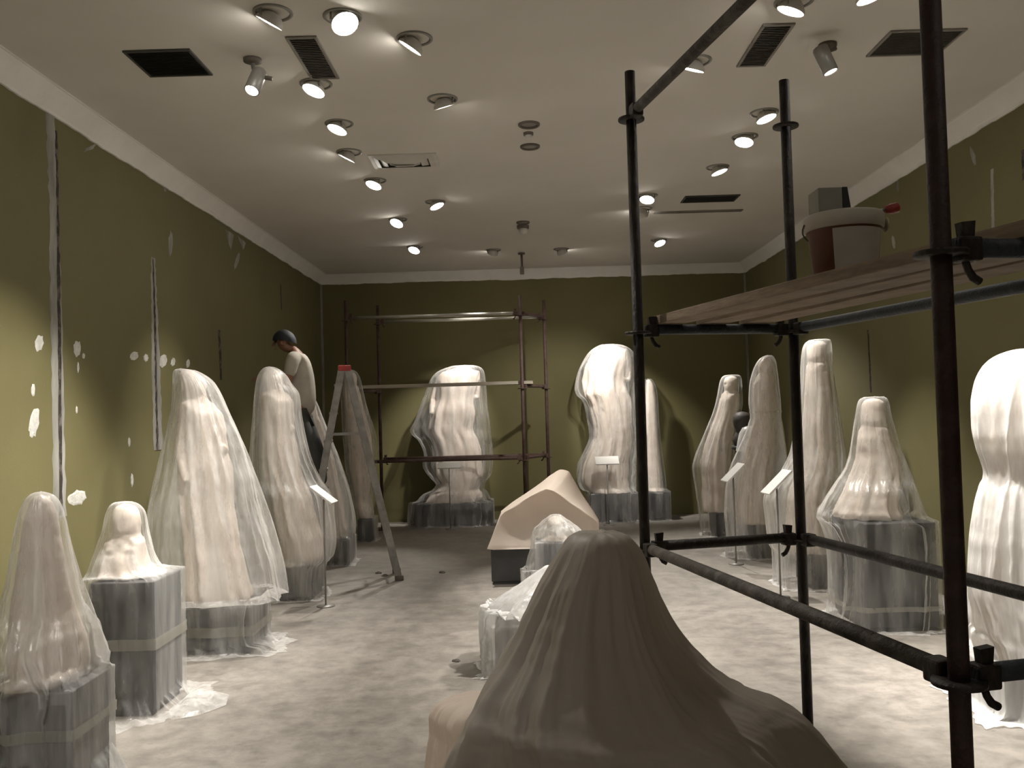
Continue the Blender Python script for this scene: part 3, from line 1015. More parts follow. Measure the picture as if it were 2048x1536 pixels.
    if arms:                                           # one arm hanging, one bent across the body
        for sg in (-1, 1):
            def loc(fwd, side, z):
                i = int(np.argmin(np.abs(zq - z)))
                sx, sy = (X1[i] - X0[i]) / 2 * fill, (Y1[i] - Y0[i]) / 2 * fill
                gx, gy = cf * fwd - sf * side, sf * fwd + cf * side
                m = math.hypot(gx / max(sx - .03, .02), gy / max(sy - .03, .02))
                if m > 1:
                    gx, gy = gx / m, gy / m
                return Vector(((X0[i] + X1[i]) / 2 + gx, (Y0[i] + Y1[i]) / 2 + gy, z))
            sh = loc(0, sg * .72 * hh * wide, zs - .12 * hh)
            el = loc(-.1 * hh, sg * .88 * hh * wide, zs - 1.45 * hh) if zs - 1.45 * hh > z0 else loc(0, sg * .8 * hh, z0 + .05)
            wr = loc(.52 * hh, sg * .35 * hh, zs - 1.3 * hh) if sg > 0 else loc(.25 * hh, sg * .85 * hh * wide, max(z0 + .04, zs - 2.3 * hh))
            mb.tube([sh, sh.lerp(el, .5), el, el.lerp(wr, .5), wr], [.19 * hh, .18 * hh, .15 * hh, .14 * hh, .11 * hh], 14)
    for q in mb.v:                                     # keep inside the sheet
        i = min(max(int(np.searchsorted(pr.z, q.z)), 1), len(pr.z) - 1)
        w = min(max((q.z - pr.z[i - 1]) / max(pr.z[i] - pr.z[i - 1], 1e-6), 0), 1)
        c = pr.cen[i - 1] * (1 - w) + pr.cen[i] * w
        dx, dy = q.x - c[0], q.y - c[1]
        r = math.hypot(dx, dy)
        an = math.atan2(dy, dx)
        lim = max(min(np.interp(an, pr.g, pr.rad[i - 1]), np.interp(an, pr.g, pr.rad[i])) * .90 - .018, .004)
        if r > lim:
            q.x, q.y = c[0] + dx * lim / r, c[1] + dy * lim / r
    o = mb.build(name, mat or M['marble'])
    off = Vector((bx, by, z0))
    o.data.transform(Matrix.Translation(-off))
    o.location = off
    rm = o.modifiers.new('fuse', 'REMESH')
    rm.mode = 'VOXEL'
    rm.voxel_size = max(0.010, hh * 0.055)
    rm.use_smooth_shade = True
    return tag(o, label, cat)


def plinth(x0, x1, y0, y1, z1, label, rz=0.0, cap=0.0):
    global BOX
    BOX = (x0, x1, y0, y1, z1)
    cx, cy = (x0 + x1) / 2, (y0 + y1) / 2
    e = empty('plinth', (cx, cy, 0), label, 'plinth')
    MB().box((x0, y0, 0.03), (x1, y1, z1), 0.006).build('block', M['plinth'], e)
    MB().box((x0 + .015, y0 + .015, 0.0), (x1 - .015, y1 - .015, 0.0295)).build('base', M['plinth'], e)
    return e


def Xat(px, Y):
    return at(px, 815, Y).x


def label_stand(cpx, cpy, Y, w, h, face, label, tilt=0.6, sheet_pole=True, pole_dx=0.0):
    """slanted white text card on a thin post: face is the direction (x, y) it looks"""
    c = at(cpx, cpy, Y)
    f = Vector((face[0], face[1], 0)).normalized()
    side = Vector((-f.y, f.x, 0))
    nrm = (f * math.sin(tilt) + Vector((0, 0, 1)) * math.cos(tilt)).normalized()
    upd = nrm.cross(side) if nrm.cross(side).z > 0 else -nrm.cross(side)
    e = empty('label_stand', (c.x, c.y, 0), label, 'label stand')
    MB().obox(c, side, upd, nrm, w / 2, h / 2, 0.009, 0.003).build('card', M['white'], e)
    foot = Vector((c.x - f.x * 0.0 + pole_dx, c.y - f.y * 0.0, 0))
    MB().tube([foot + Vector((0, 0, 0.012)), Vector((foot.x, foot.y, c.z - 0.014))], 0.008, 10).build('post', M['grey_paint'], e)
    MB().lathe(foot, (0, 0, 1), [(0, 0.0), (0.08, 0.0), (0.08, 0.008), (0.02, 0.014), (0, 0.014)]).build('foot', M['grey_paint'], e)
    return e


Zv = lambda z: ('z', z)

# --- left row -------------------------------------------------------
plinth(-2.28, -1.86, 3.58, 3.92, 0.60, 'dark plinth in the near left corner, cut by the left edge')
p = sheet(3.76, [(985, 66, 92), (992, 54, 108), (1005, 44, 120), (1035, 33, 131), (1080, 24, 141), (1150, 11, 161), (1220, -6, 186), (1290, -26, 210, .30),
                 (Zv(.66), -42, 220, .30, 3.0), (Zv(.60), -50, 217, .27, 4.5), (Zv(.48), -48, 200, .26, 4.0), (Zv(.40), -42, 196, .25, 4.0), (Zv(.30), -56, 222, .28, 3.0), (Zv(.15), -75, 262, .34, 2.5), (Zv(.004), -110, 300, .42)],
          'clear wrinkled plastic sheet over the bust in the near left corner', M['film_white'], folds=15, amp=.24, seed=3, tape=[(.40, .47)], floor_spread=0.16, ridges=[(-70, .8, .09, .2, 20), (-115, .9, .09, .3, -15), (-40, .7, .1, .3, 10)])
statue(p, .605, .205, 'pale stone half figure under clear plastic in the near left corner', -.9, 'statue', seed=1)

plinth(-2.515, -2.147, 5.07, 5.50, .765, 'black waist-high plinth, second from the left front')
p = sheet(5.28, [(1004, 230, 262), (1010, 218, 278), (1025, 211, 291), (1055, 204, 297), (1090, 192, 305), (1120, 180, 313, .20), (Zv(.80), 170, 330, .22, 2.5), (Zv(.79), 164, 352, .25, 4.0), (Zv(.75), 160, 358, .25, 5.0), (Zv(.6), 164, 355, .24, 4.5), (Zv(.44), 168, 345, .24, 4.5), (Zv(.40), 167, 340, .235, 4.5), (Zv(.28), 165, 352, .25, 4.0), (Zv(.12), 165, 358, .27, 3.0), (Zv(.004), 160, 385, .32)],
          'plastic sheet over the small bust on the waist-high black plinth', M['film'], folds=12, amp=.12, seed=8, tape=[(.37, .45)], floor_spread=0.22, ridges=[(-100, .9, .08, .0, -55), (-75, .9, .10, .0, 45), (-20, .8, .08, .35, 0)])
statue(p, .77, .21, 'small stone bust under plastic on the waist-high black plinth', -1.3, 'bust', arms=False, seed=2, fill=.86, cat='bust')

plinth(-2.45, -1.98, 6.33, 6.78, .33, 'low dark plinth under the tallest sheet of the left row')
p = sheet(6.55, [(738, 352, 372), (741, 347, 390), (750, 345, 410), (765, 345, 428), (785, 344, 441), (812, 342, 453), (850, 334, 470), (900, 321, 492), (950, 308, 511), (1000, 297, 529), (1050, 290, 546), (1100, 286, 560), (1150, 285, 572), (1195, 290, 578, .40), (Zv(.40), 305, 560, .34, 3.0), (Zv(.33), 338, 540, .29, 4.5), (Zv(.18), 346, 531, .27, 5), (Zv(.10), 345, 535, .27, 4), (Zv(.004), 338, 560, .32)],
          'tall plastic sheet over the standing statue before the wall joint on the left', M['film_white'], folds=13, amp=.13, seed=12, tape=[(.12, .22)], floor_spread=0.15, ridges=[(-80, .9, .08, .05, 30), (-105, .7, .08, .1, -20), (-60, .8, .07, .15, 14), (-92, .7, .05, .3, 5)])
statue(p, .335, .235, 'tall standing stone statue under the tallest sheet of the left row', -.7, wide=1.0, seed=3, fill=.74)

plinth(-2.32, -1.96, 8.10, 8.62, .30, 'low dark plinth of the fourth statue on the left, before the ladder')
p = sheet(8.32, [(734, 531, 547), (740, 522, 560), (752, 515, 574), (768, 511, 584), (790, 508, 599), (830, 505, 604), (870, 501, 611), (920, 498, 624), (960, 498, 642), (990, 500, 662, .36), (1008, 503, 668, .36), (1040, 512, 670, .34), (1080, 536, 673, .32), (Zv(.36), 546, 668, .32, 3), (Zv(.30), 533, 655, .30, 4.5), (Zv(.12), 532, 650, .29, 4.5), (Zv(.02), 530, 655, .31, 3)],
          'plastic sheet over the fourth statue on the left, in front of the man', M['film_white'], folds=11, amp=.14, seed=21, floor_spread=0.08, ridges=[(-30, .8, .09, .2, 30), (-95, .7, .08, .1, -10)])
statue(p, .305, .23, 'stone statue under plastic, fourth on the left before the ladder', -.6, seed=4, fill=.74)
label_stand(647, 989, 7.84, .20, .25, (1, -.08), 'slanted white text card at the sheet of the fourth left statue', .65)

plinth(-2.34, -1.97, 9.9, 10.3, .28, 'low dark plinth behind the ladder foot on the left')
p = sheet(10.1, [(787, 612, 620), (795, 609, 628), (812, 608, 637), (840, 607, 648), (870, 605, 660), (910, 603, 676), (950, 602, 690), (1000, 605, 704), (1050, 612, 712), (Zv(.35), 618, 712, .27, 3), (Zv(.28), 622, 708, .25, 4), (Zv(.02), 620, 704, .27, 3)],
          'plastic sheet over the statue seen through the stepladder on the left', M['film_white'], folds=10, amp=.14, seed=25, floor_spread=0.08)
statue(p, .285, .22, 'stone statue under plastic behind the left leg of the stepladder', -.6, seed=5)

plinth(-2.19, -1.99, 11.67, 12.0, .30, 'small dark plinth right behind the stepladder, farthest on the left')
p = sheet(11.83, [(740, 692, 706), (745, 685, 714), (756, 681, 720), (775, 680, 725), (810, 682, 733), (850, 684, 746), (873, 685, 753), (900, 688, 756), (930, 690, 753), (965, 696, 749), (1000, 704, 746), (Zv(.36), 709, 748, .2, 3), (Zv(.30), 710, 748, .19, 4.5), (Zv(.02), 710, 748, .2, 4)],
          'round-topped plastic sheet over the farthest statue on the left', M['film'], folds=9, amp=.12, seed=31, floor_spread=0.05, ridges=[(-40, 1.0, .12, .1, 20)])
statue(p, .305, .225, 'stone statue under the farthest plastic sheet on the left', -.9, seed=6)

# --- far wall -------------------------------------------------------
plinth(Xat(824, 13.0), Xat(978, 13.0), 13.0, 13.55, .34, 'wide dark plinth at the far wall behind the red far scaffold')
p = sheet(13.25, [(731, 912, 945), (735, 893, 960), (744, 873, 968), (760, 860, 971), (785, 850, 973), (815, 838, 975), (842, 828, 979), (858, 820, 981), (866, 823, 982), (878, 836, 983), (910, 848, 986), (926, 845, 986), (940, 850, 985), (955, 862, 980), (967, 872, 971), (976, 866, 969), (988, 843, 977, .35), (1003, 827, 985, .36, 3), (Zv(.34), 819, 988, .36, 4), (Zv(.2), 815, 989, .36, 4.5), (Zv(.02), 814, 990, .37, 4)],
          'big clear plastic sheet, pinched low, over the statue behind the far scaffold', M['film_clear'], folds=11, amp=.14, seed=41, floor_spread=0.06, hd=.32)
statue(p, .345, .27, 'broad headless stone statue under clear plastic behind the far scaffold', -1.5, wide=1.45, fill=.82, torso=True, seed=7)
label_stand(898, 931, 12.74, .33, .13, (0, -1), 'white text card before the statue behind the far scaffold', .6)

plinth(Xat(1178, 13.0), Xat(1268, 13.0), 13.0, 13.55, .42, 'dark plinth under the big glossy sheet at the far wall')
p = sheet(13.25, [(689, 1205, 1232), (694, 1190, 1252), (705, 1176, 1266), (728, 1162, 1273), (755, 1152, 1273), (775, 1149, 1273), (788, 1152, 1273), (800, 1164, 1273), (840, 1174, 1273), (872, 1178, 1273), (900, 1168, 1273), (930, 1154, 1273), (955, 1152, 1273), (972, 1158, 1273, .33), (Zv(.43), 1170, 1273, .34, 4), (Zv(.2), 1170, 1273, .34, 4), (Zv(.02), 1169, 1273, .36, 4)],
          'big glossy clear sheet with a hooked left edge at the far wall', M['film_clear'], folds=17, amp=.16, seed=47, floor_spread=0.05, hd=.32, ridges=[(-90, 1, .06, .05, 40), (-70, .9, .06, .1, 60), (-110, .9, .06, .1, 30), (-130, .9, .07, .2, 40)])
statue(p, .425, .30, 'big headless stone statue under the glossy clear sheet at the far wall', -1.8, wide=1.35, fill=.84, torso=True, seed=8)
label_stand(1214, 921, 12.72, .34, .17, (0, -1), 'white text card on a thin post before the glossy big sheet', .65)

plinth(Xat(1293, 13.05), Xat(1333, 13.05), 13.05, 13.5, .42, 'dark plinth at the far wall just right of the left scaffold post')
p = sheet(13.28, [(758, 1290, 1302), (764, 1287, 1308), (778, 1286, 1313), (800, 1285, 1316), (850, 1285, 1319), (900, 1285, 1324), (950, 1285, 1331), (985, 1285, 1336, .24), (Zv(.42), 1286, 1338, .26, 4), (Zv(.02), 1285, 1339, .28, 4)],
          'narrow plastic sheet with a bright top, right of the left scaffold post', M['film'], folds=9, amp=.10, seed=52, floor_spread=0.04)
statue(p, .425, .2, 'slim stone statue under plastic right of the left scaffold post', -1.6, seed=9)

# --- right row ------------------------------------------------------
plinth(Xat(1424, 11.3), Xat(1466, 11.3), 11.3, 11.7, .30, 'small dark plinth, farthest of the right row')
p = sheet(11.5, [(750, 1452, 1476), (754, 1444, 1482), (764, 1439, 1484), (780, 1436, 1485), (805, 1431, 1486), (828, 1424, 1482), (852, 1414, 1477), (880, 1402, 1476), (912, 1389, 1478), (934, 1384, 1480), (950, 1386, 1481), (980, 1391, 1481), (Zv(.36), 1395, 1480, .26, 3), (Zv(.2), 1398, 1476, .26, 3), (Zv(.02), 1402, 1472, .27, 3)],
          'plastic sheet with a pointed left fold, farthest of the right row', M['film'], folds=10, amp=.14, seed=61, floor_spread=0.06, ridges=[(190, 1, .1, .2, 0), (-110, .8, .08, .1, -20)])
statue(p, .305, .225, 'stone statue under plastic, farthest of the right row', -2.2, seed=10, fill=.74)

plinth(Xat(1498, 9.65), Xat(1534, 9.65), 9.65, 10.0, .36, 'small black plinth showing below the second farthest sheet on the right')
p = sheet(9.83, [(711, 1530, 1544), (716, 1521, 1549), (728, 1511, 1553), (748, 1503, 1556), (775, 1498, 1559), (805, 1497, 1562), (828, 1500, 1563), (834, 1500, 1563), (845, 1497, 1565), (875, 1486, 1570), (910, 1470, 1574), (945, 1456, 1578), (985, 1450, 1580), (1030, 1448, 1580, .3), (Zv(.36), 1450, 1578, .3, 2.6), (Zv(.2), 1452, 1574, .3, 2.6), (Zv(.02), 1450, 1572, .32, 2.5)],
          'hood-shaped plastic sheet tied with a band, left of the second scaffold post', M['film_white'], folds=11, amp=.13, seed=66, floor_spread=0.07, tape=[(1.57, 1.62)], ridges=[(-120, .8, .08, .2, -20), (-60, .7, .07, .2, 20)])
statue(p, .365, .215, 'stone statue under the hood-shaped sheet on the right', -2.4, seed=11, fill=.72)
label_stand(1466, 945, 9.36, .22, .27, (-1, -.1), 'slanted white text card at the hood-shaped sheet on the right', .75)

plinth(Xat(1610, 8.0), Xat(1664, 8.0), 8.0, 8.45, .30, 'dark plinth under the tallest sheet on the right')
p = sheet(8.22, [(679, 1622, 1658), (683, 1612, 1662), (694, 1605, 1664), (715, 1602, 1665), (750, 1600, 1668), (800, 1595, 1676), (850, 1589, 1684), (900, 1580, 1691), (940, 1562, 1695), (965, 1542, 1696), (985, 1530, 1696, .32), (1000, 1526, 1695, .33), (1040, 1530, 1692, .33), (1090, 1537, 1688, .33), (Zv(.30), 1543, 1684, .32, 3), (Zv(.02), 1545, 1678, .33, 3)],
          'tallest plastic sheet of the right row, behind the second scaffold post', M['film_white'], folds=12, amp=.13, seed=71, floor_spread=0.08, ridges=[(-150, .9, .09, .3, 10), (-100, .7, .08, .1, -10), (-60, .6, .08, .1, 10)])
statue(p, .305, .23, 'tall stone statue under the tallest sheet on the right', -2.5, seed=12, fill=.72, wide=.95)
label_stand(1553, 964, 7.72, .20, .29, (-1, -.1), 'slanted white text card left of the second scaffold post', .75)

plinth(2.51, 3.03, 6.47, 7.15, .79, 'large dark plinth on the right, below the sheeted bust by the wall')
p = sheet(6.80, [(794, 1728, 1768), (798, 1719, 1775), (808, 1714, 1779), (825, 1711, 1782), (855, 1706, 1790), (890, 1701, 1800), (925, 1692, 1814), (955, 1675, 1826), (985, 1654, 1838, .36), (1010, 1640, 1848, .38, 2.6), (Zv(.80), 1632, 1858, .38, 3.5), (Zv(.76), 1636, 1861, .375, 6), (Zv(.6), 1650, 1862, .37, 7), (Zv(.35), 1655, 1862, .37, 7), (Zv(.15), 1655, 1863, .37, 6), (Zv(.004), 1650, 1866, .39, 4)],
          'plastic sheet stretched over the bust on the large dark plinth at right', M['film'], folds=12, amp=.10, seed=77, floor_spread=0.10, tape=[(.14, .20)], ridges=[(-130, 1.0, .09, .05, -40), (-112, .9, .06, .1, -45), (-95, .6, .06, .1, 10), (-160, .9, .08, .2, -8)])
statue(p, .795, .24, 'stone half figure under stretched plastic on the large dark plinth', -2.3, arms=False, seed=13, fill=.72)

plinth(2.52, 3.08, 4.66, 5.2, .24, 'low dark plinth at the right edge of the photo')
p = sheet(4.93, [(697, 2035, 2120), (702, 2008, 2140), (714, 1980, 2155), (735, 1960, 2166), (765, 1947, 2172), (805, 1941, 2174), (850, 1942, 2172), (895, 1951, 2164), (925, 1961, 2155), (945, 1966, 2150), (958, 1964, 2150), (975, 1956, 2155), (1020, 1945, 2162), (1080, 1937, 2170), (1160, 1934, 2176), (Zv(.45), 1934, 2180, .34, 2.6), (Zv(.26), 1938, 2180, .34, 4), (Zv(.1), 1936, 2184, .35, 4), (Zv(.004), 1928, 2190, .38, 3)],
          'white plastic sheet tied at the waist, cut by the right edge', M['film_dense'], folds=17, amp=.14, seed=83, floor_spread=0.18, ridges=[(-110, 1, .08, .35, 0), (-85, .9, .07, .4, 8), (-140, .8, .08, .4, -6), (-100, .9, .05, .05, 25), (-120, .9, .05, .05, 30)])
statue(p, .245, .26, 'broad stone statue under the waist-tied sheet at the right edge', -2.4, wide=1.3, seed=14, fill=.8, torso=True)


# dark half-wrapped bust between the two far right sheets
def dark_bust():
    Y = 10.9
    c = at(1484, 842, Y)
    e = empty('dark_bust', (c.x, c.y, 0), 'dark round stone head with a pale wrap between the two farthest right sheets', 'bust')
    mb = MB()
    r = 0.115
    mb.lathe(c, (0, 0, 1), [(0, -.32), (.10, -.31), (.13, -.24), (.085, -.15), (.075, -.12), (.10, -.07), (.118, 0), (.11, .06), (.07, .105), (0, .12)], 24)
    mb.build('head', M['darkstone'], e)
    MB().lathe((c.x, c.y, 0), (0, 0, 1), [(0, 0), (.15, 0), (.15, .05), (.10, .07), (.10, c.z - .36), (.14, c.z - .34), (.14, c.z - .305), (0, c.z - .305)], 24).build('stand', M['plinth'], e)
    k = at(1494, 862, Y - .12)
    mb = MB()
    mb.lathe(k + Vector((0, .0, -.14)), (.15, 0, 1), [(.125, -.12), (.12, 0), (.11, .10), (.085, .17), (.04, .20), (.0, .205)], 20)
    mb.build('wrap', M['film_dense'], e)


dark_bust()

# --- middle row -----------------------------------------------------
plinth(Xat(974, 8.6), Xat(1200, 8.6), 8.6, 9.2, .35, 'low dark plinth under the beige peaked sheet in the middle')


def peaked_sheet():
    """opaque sheet pulled over a gabled shape: ridge comes forward, then the front falls straight"""
    Yf, Yb = 8.58, 9.18
    front = [(1000, 1034), (1012, 1022), (1040, 1006), (1068, 990), (1084, 981), (1092, 978), (1102, 980), (1128, 997), (1150, 1012), (1175, 1028), (1196, 1046)]
    back = [(1002, 1022), (1025, 1004), (1055, 984), (1082, 965), (1104, 948), (1122, 939), (1136, 942), (1148, 960), (1162, 985), (1180, 1012), (1198, 1040)]
    base = [(974, 1098), (990, 1100), (1015, 1102), (1042, 1104), (1065, 1105), (1090, 1106), (1115, 1106), (1140, 1106), (1160, 1106), (1185, 1106), (1206, 1104)]
    n, up, dn = 80, 18, 24

    def curve(pts, Y):
        x = np.array([p[0] for p in pts], float)
        t = np.linspace(0, 1, len(pts))
        q = np.linspace(0, 1, n)
        px, py = pchip(t, x, q), pchip(t, [p[1] for p in pts], q)
        return [at(a, b, Y) for a, b in zip(px, py)]
    B, F, G = curve(back, Yb), curve(front, Yf + .05), curve(base, Yf - .05)
    v = []
    rowsn = 0
    for k in range(9):                                   # the back falls to the plinth
        t = 1 - k / 8
        for j in range(n):
            p = B[j]
            v.append(Vector((p.x, p.y + .06 * t, p.z + (0.36 - p.z) * t)))
        rowsn += 1
    for k in range(1, up + 1):
        t = k / up
        for j in range(n):
            p = B[j].lerp(F[j], t)
            p.z += -0.035 * math.sin(PI * t) + 0.012 * mnoise.noise(p * 6)
            v.append(p)
        rowsn += 1
    for k in range(1, dn + 1):
        t = k / dn
        for j in range(n):
            p = F[j].lerp(G[j], t)
            p.y += 0.09 * math.sin(PI * min(1, t * 1.1)) * math.exp(-((j / n - .5) / .34) ** 2) + 0.014 * mnoise.noise(Vector((p.x * 9, p.z * 3, 2)))
            p.z = max(p.z, .352)
            v.append(p)
        rowsn += 1
    f = []
    for i in range(rowsn - 1):
        for j in range(n - 1):
            f.append((i * n + j, i * n + j + 1, (i + 1) * n + j + 1, (i + 1) * n + j))
    # the two ends
    k = len(v)
    for j, sg in ((0, -1), (n - 1, 1)):
        ring = [i * n + j for i in range(rowsn)]
        f.append(tuple(ring))
    o = mesh_obj('dust_sheet', v, f, M['cloth_pale'], None, True)
    off = Vector(((G[0].x + G[-1].x) / 2, Yf + .3, .35))
    o.data.transform(Matrix.Translation(-off))
    o.location = off
    tag(o, 'opaque beige sheet forming a peak on the low plinth mid-room', 'dust sheet')


peaked_sheet()

plinth(Xat(1066, 7.05), Xat(1160, 7.05), 7.05, 7.4, .62, 'narrow dark plinth hidden between the middle sheets')
p = sheet(7.22, [(1029, 1103, 1119), (1034, 1094, 1128), (1045, 1080, 1143), (1058, 1067, 1160), (1070, 1062, 1168), (1082, 1062, 1168), (1110, 1055, 1168), (1135, 1046, 1168), (Zv(.42), 1040, 1170, .26, 3), (Zv(.2), 1042, 1170, .27, 3), (Zv(.02), 1040, 1172, .28, 3)],
          'crumpled see-through sheet over the small bust in front of the beige peak', M['film_white'], folds=13, amp=.18, seed=91, floor_spread=.06, ridges=[(-95, 1, .1, .05, 10), (-60, .8, .08, .1, 20), (-130, .8, .08, .1, -20)])
statue(p, .625, .17, 'small stone bust under the crumpled sheet in the middle', -1.6, 'bust', arms=False, seed=15, fill=.86, cat='bust')

plinth(Xat(977, 5.6), Xat(1225, 5.6), 5.6, 6.0, .32, 'dark plinth peeping out left of the big foreground sheet')
p = sheet(5.82, [(1132, 1092, 1135), (1140, 1078, 1150), (1160, 1048, 1175), (1178, 1020, 1200), (1192, 995, 1220), (1203, 980, 1235), (1216, 967, 1250), (Zv(.42), 960, 1260, .27, 3), (Zv(.34), 957, 1265, .26, 4), (Zv(.2), 958, 1265, .25, 4.5), (Zv(.004), 962, 1268, .26, 4)],
          'brightly lit white sheet half hidden by the big foreground sheet', M['film_dense'], folds=12, amp=.12, seed=95, floor_spread=.05, ridges=[(-120, 1, .07, .1, -30), (-105, .9, .05, .15, -35), (-150, .8, .08, .2, -10)])

p = sheet(2.72, [(1066, 1160, 1238), (1070, 1146, 1252), (1080, 1132, 1264), (1108, 1112, 1284), (1150, 1085, 1302), (1200, 1058, 1322), (1250, 1030, 1346), (1300, 998, 1382), (1345, 964, 1426), (1382, 941, 1476), (1392, 934, 1500), (1408, 924, 1548), (1440, 903, 1606), (1485, 876, 1650, .48), (1536, 851, 1693, .52), (1610, 822, 1740, .56), (1700, 790, 1785, .60), (Zv(.004), 760, 1830, .64)],
          'huge dull beige dust sheet rising to a rounded peak in the foreground', M['cloth'], hd=.50, folds=7, amp=.10, seed=104, rows=150, cols=300, crinkle=.7, name='dust_sheet', cat='dust sheet', floor_spread=.10,
          ridges=[(-128, .9, .07, .05, -14), (-140, .9, .06, .12, -10), (-112, .7, .06, .1, -26), (-152, .9, .06, .15, -6), (-70, .8, .05, .06, 42), (-58, .6, .05, .10, 42), (-160, .8, .05, .3, 0), (-120, 1.3, .16, .62, 6), (-30, 1.0, .10, .62, 0), (-98, .5, .06, .05, -8)])


BOX = None
p = sheet(3.62, [(1392, 925, 1010), (1397, 905, 1025), (1404, 886, 1035), (1416, 868, 1045), (1438, 857, 1050), (1462, 858, 1052), (1500, 853, 1055), (1560, 847, 1060), (Zv(.004), 838, 1065, .25)],
          'low pale sheet showing just left of the huge foreground dust sheet', M['cloth_pale'], folds=10, amp=.14, seed=113, rows=60, cols=160)


# film trailing over the floor left of the foreground sheet
def floor_film(label, pts, seed, h=0.05, mat='film_white'):
    c = [on_z(px, py, 0.0) for px, py in pts]
    mid = sum(c, Vector()) / len(c)
    v, f = [], []
    n, m = 60, 12
    k = len(c)
    for i in range(m + 1):
        t = i / m
        for j in range(n):
            u = j / n * k
            a = c[int(u) % k].lerp(c[(int(u) + 1) % k], u - int(u))
            p = mid.lerp(a, t)
            z = 0.005 + h * max(0, 0.35 + mnoise.noise(Vector((p.x * 5 + seed, p.y * 5, 0))) + .5 * mnoise.noise(Vector((p.x * 15 + seed, p.y * 15, 0)))) * (1 - t ** 3)
            v.append((p.x, p.y, z))
    for i in range(m):
        for j in range(n):
            f.append((i * n + j, i * n + (j + 1) % n, (i + 1) * n + (j + 1) % n, (i + 1) * n + j))
    o = mesh_obj('plastic_sheet', v, f, M[mat], None, True)
    off = Vector((mid.x, mid.y, 0))
    o.data.transform(Matrix.Translation(-off))
    o.location = off
    tag(o, label, 'plastic sheet')


floor_film('thin plastic film lying crumpled on the floor beside the waist-high black plinth', [(338, 1420), (372, 1396), (402, 1378), (458, 1390), (452, 1412), (398, 1432), (342, 1442)], 5, .07)


# ------------------------------------------------------------------ scaffolding
LEV = (1.04, 2.04, 3.04)


def scaffold(label, A, ex, ey, lx, ly, ledgers, mats, ztop, name='scaffold_tower', r=0.0242, discs=(0.06, 1.04, 2.04, 3.04)):
    """four posts on a grid from A along unit vectors ex, ey; ledgers: (i0, i1, level, material)"""
    A, ex, ey = Vector(A), Vector(ex).normalized(), Vector(ey).normalized()
    P = [A, A + ex * lx, A + ey * ly, A + ex * lx + ey * ly]
    e = empty(name, (A + (ex * lx + ey * ly) / 2), label, 'scaffold')
    for ip, p in enumerate(P):
        po = MB().tube([(p.x, p.y, 0.02), (p.x, p.y, ztop)], r, 20).build('post', mats[2] if ip == 2 and len(mats) > 2 else mats[0], e)
        for z in discs:
            c = Vector((p.x, p.y, z))
            MB().lathe(c, (0, 0, 1), [(r, -.006), (r * 2.5, -.006), (r * 2.55, 0), (r * 2.5, .006), (r, .006)], 24).build('rosette', mats[0], po)
        MB().box((p.x - .07, p.y - .07, 0), (p.x + .07, p.y + .07, .02), .004).build('base_plate', mats[0], po)
    for (i0, i1, z, m) in ledgers:
        a, b = P[i0], P[i1]
        d = (b - a).normalized()
        s = d.cross(Vector((0, 0, 1)))
        a2 = Vector((a.x, a.y, z + .035)) + d * (r + .02)
        b2 = Vector((b.x, b.y, z + .035)) - d * (r + .02)
        lo = MB().tube([a2, a2.lerp(b2, .33), a2.lerp(b2, .66), b2], r * .98, 18).build('ledger', m, e)
        for q, dd in ((a, d), (b, -d)):
            c = Vector((q.x, q.y, z)) + dd * (r + .042)
            mb = MB()
            mb.obox(c + Vector((0, 0, .03)), dd, s, (0, 0, 1), .030, .026, .0295, .008)
            mb.build('clamp', mats[1], lo)
            mb = MB()
            # tapered wedge head and hooked tail
            w = [(-.012, .060), (.018, .060), (.022, .098), (-.016, .094)]
            v = [c + dd * x + Vector((0, 0, z2)) + s * sg * .012 for sg in (-1, 1) for x, z2 in w]
            mb.add(v, [(0, 1, 2, 3), (7, 6, 5, 4), (0, 4, 5, 1), (1, 5, 6, 2), (2, 6, 7, 3), (3, 7, 4, 0)])
            mb.tube([c + Vector((0, 0, .062)), c + Vector((0, 0, .0)), c + dd * .006 + Vector((0, 0, -.018)), c + dd * .018 + Vector((0, 0, -.036)), c + dd * .036 + Vector((0, 0, -.046))], [.010, .009, .009, .010, .010], 10)
            if (i0, i1) in ((0, 2), (1, 3)):
                continue                               # long ledgers are wedged from the hidden side
            mb.build('wedge', mats[1], lo)
    return P


ang = math.radians(12.5)
ey_s = Vector((math.sin(ang), -math.cos(ang), 0))        # from the far end towards the camera
ex_s = Vector((math.cos(ang), math.sin(ang), 0))
A0 = at(1281, 813, 4.05)
A0.z = 0
SL = 2.04
PS = scaffold('dark rusty steel scaffold tower standing on the near right of the room', A0, ex_s, ey_s, 0.79, SL,
              [(0, 1, 1.02, M['steel']), (0, 1, 2.02, M['steel_blue']), (2, 3, 1.02, M['steel_blue']), (2, 3, 2.02, M['steel_blue']),
               (0, 2, 1.02, M['steel_dusty']), (1, 3, 1.02, M['steel']), (1, 3, 2.02, M['steel_blue']), (0, 2, 3.03, M['steel_dusty'])],
              (M['steel'], M['steel'], M['steel_red']), 3.265)


def plank(name, o, d, w, L, z, th, label, mat, cat='plank'):
    s = Vector((-d.y, d.x, 0))
    c = o + d * L / 2
    e = MB().obox(Vector((c.x, c.y, z + th / 2)), s, (0, 0, 1), d, w / 2, th / 2, L / 2, .005)
    ob = e.build(name, mat)
    off = Vector((c.x, c.y, z))
    ob.data.transform(Matrix.Translation(-off))
    # long axis into local z for the grain
    ob.location = off
    return tag(ob, label, cat)


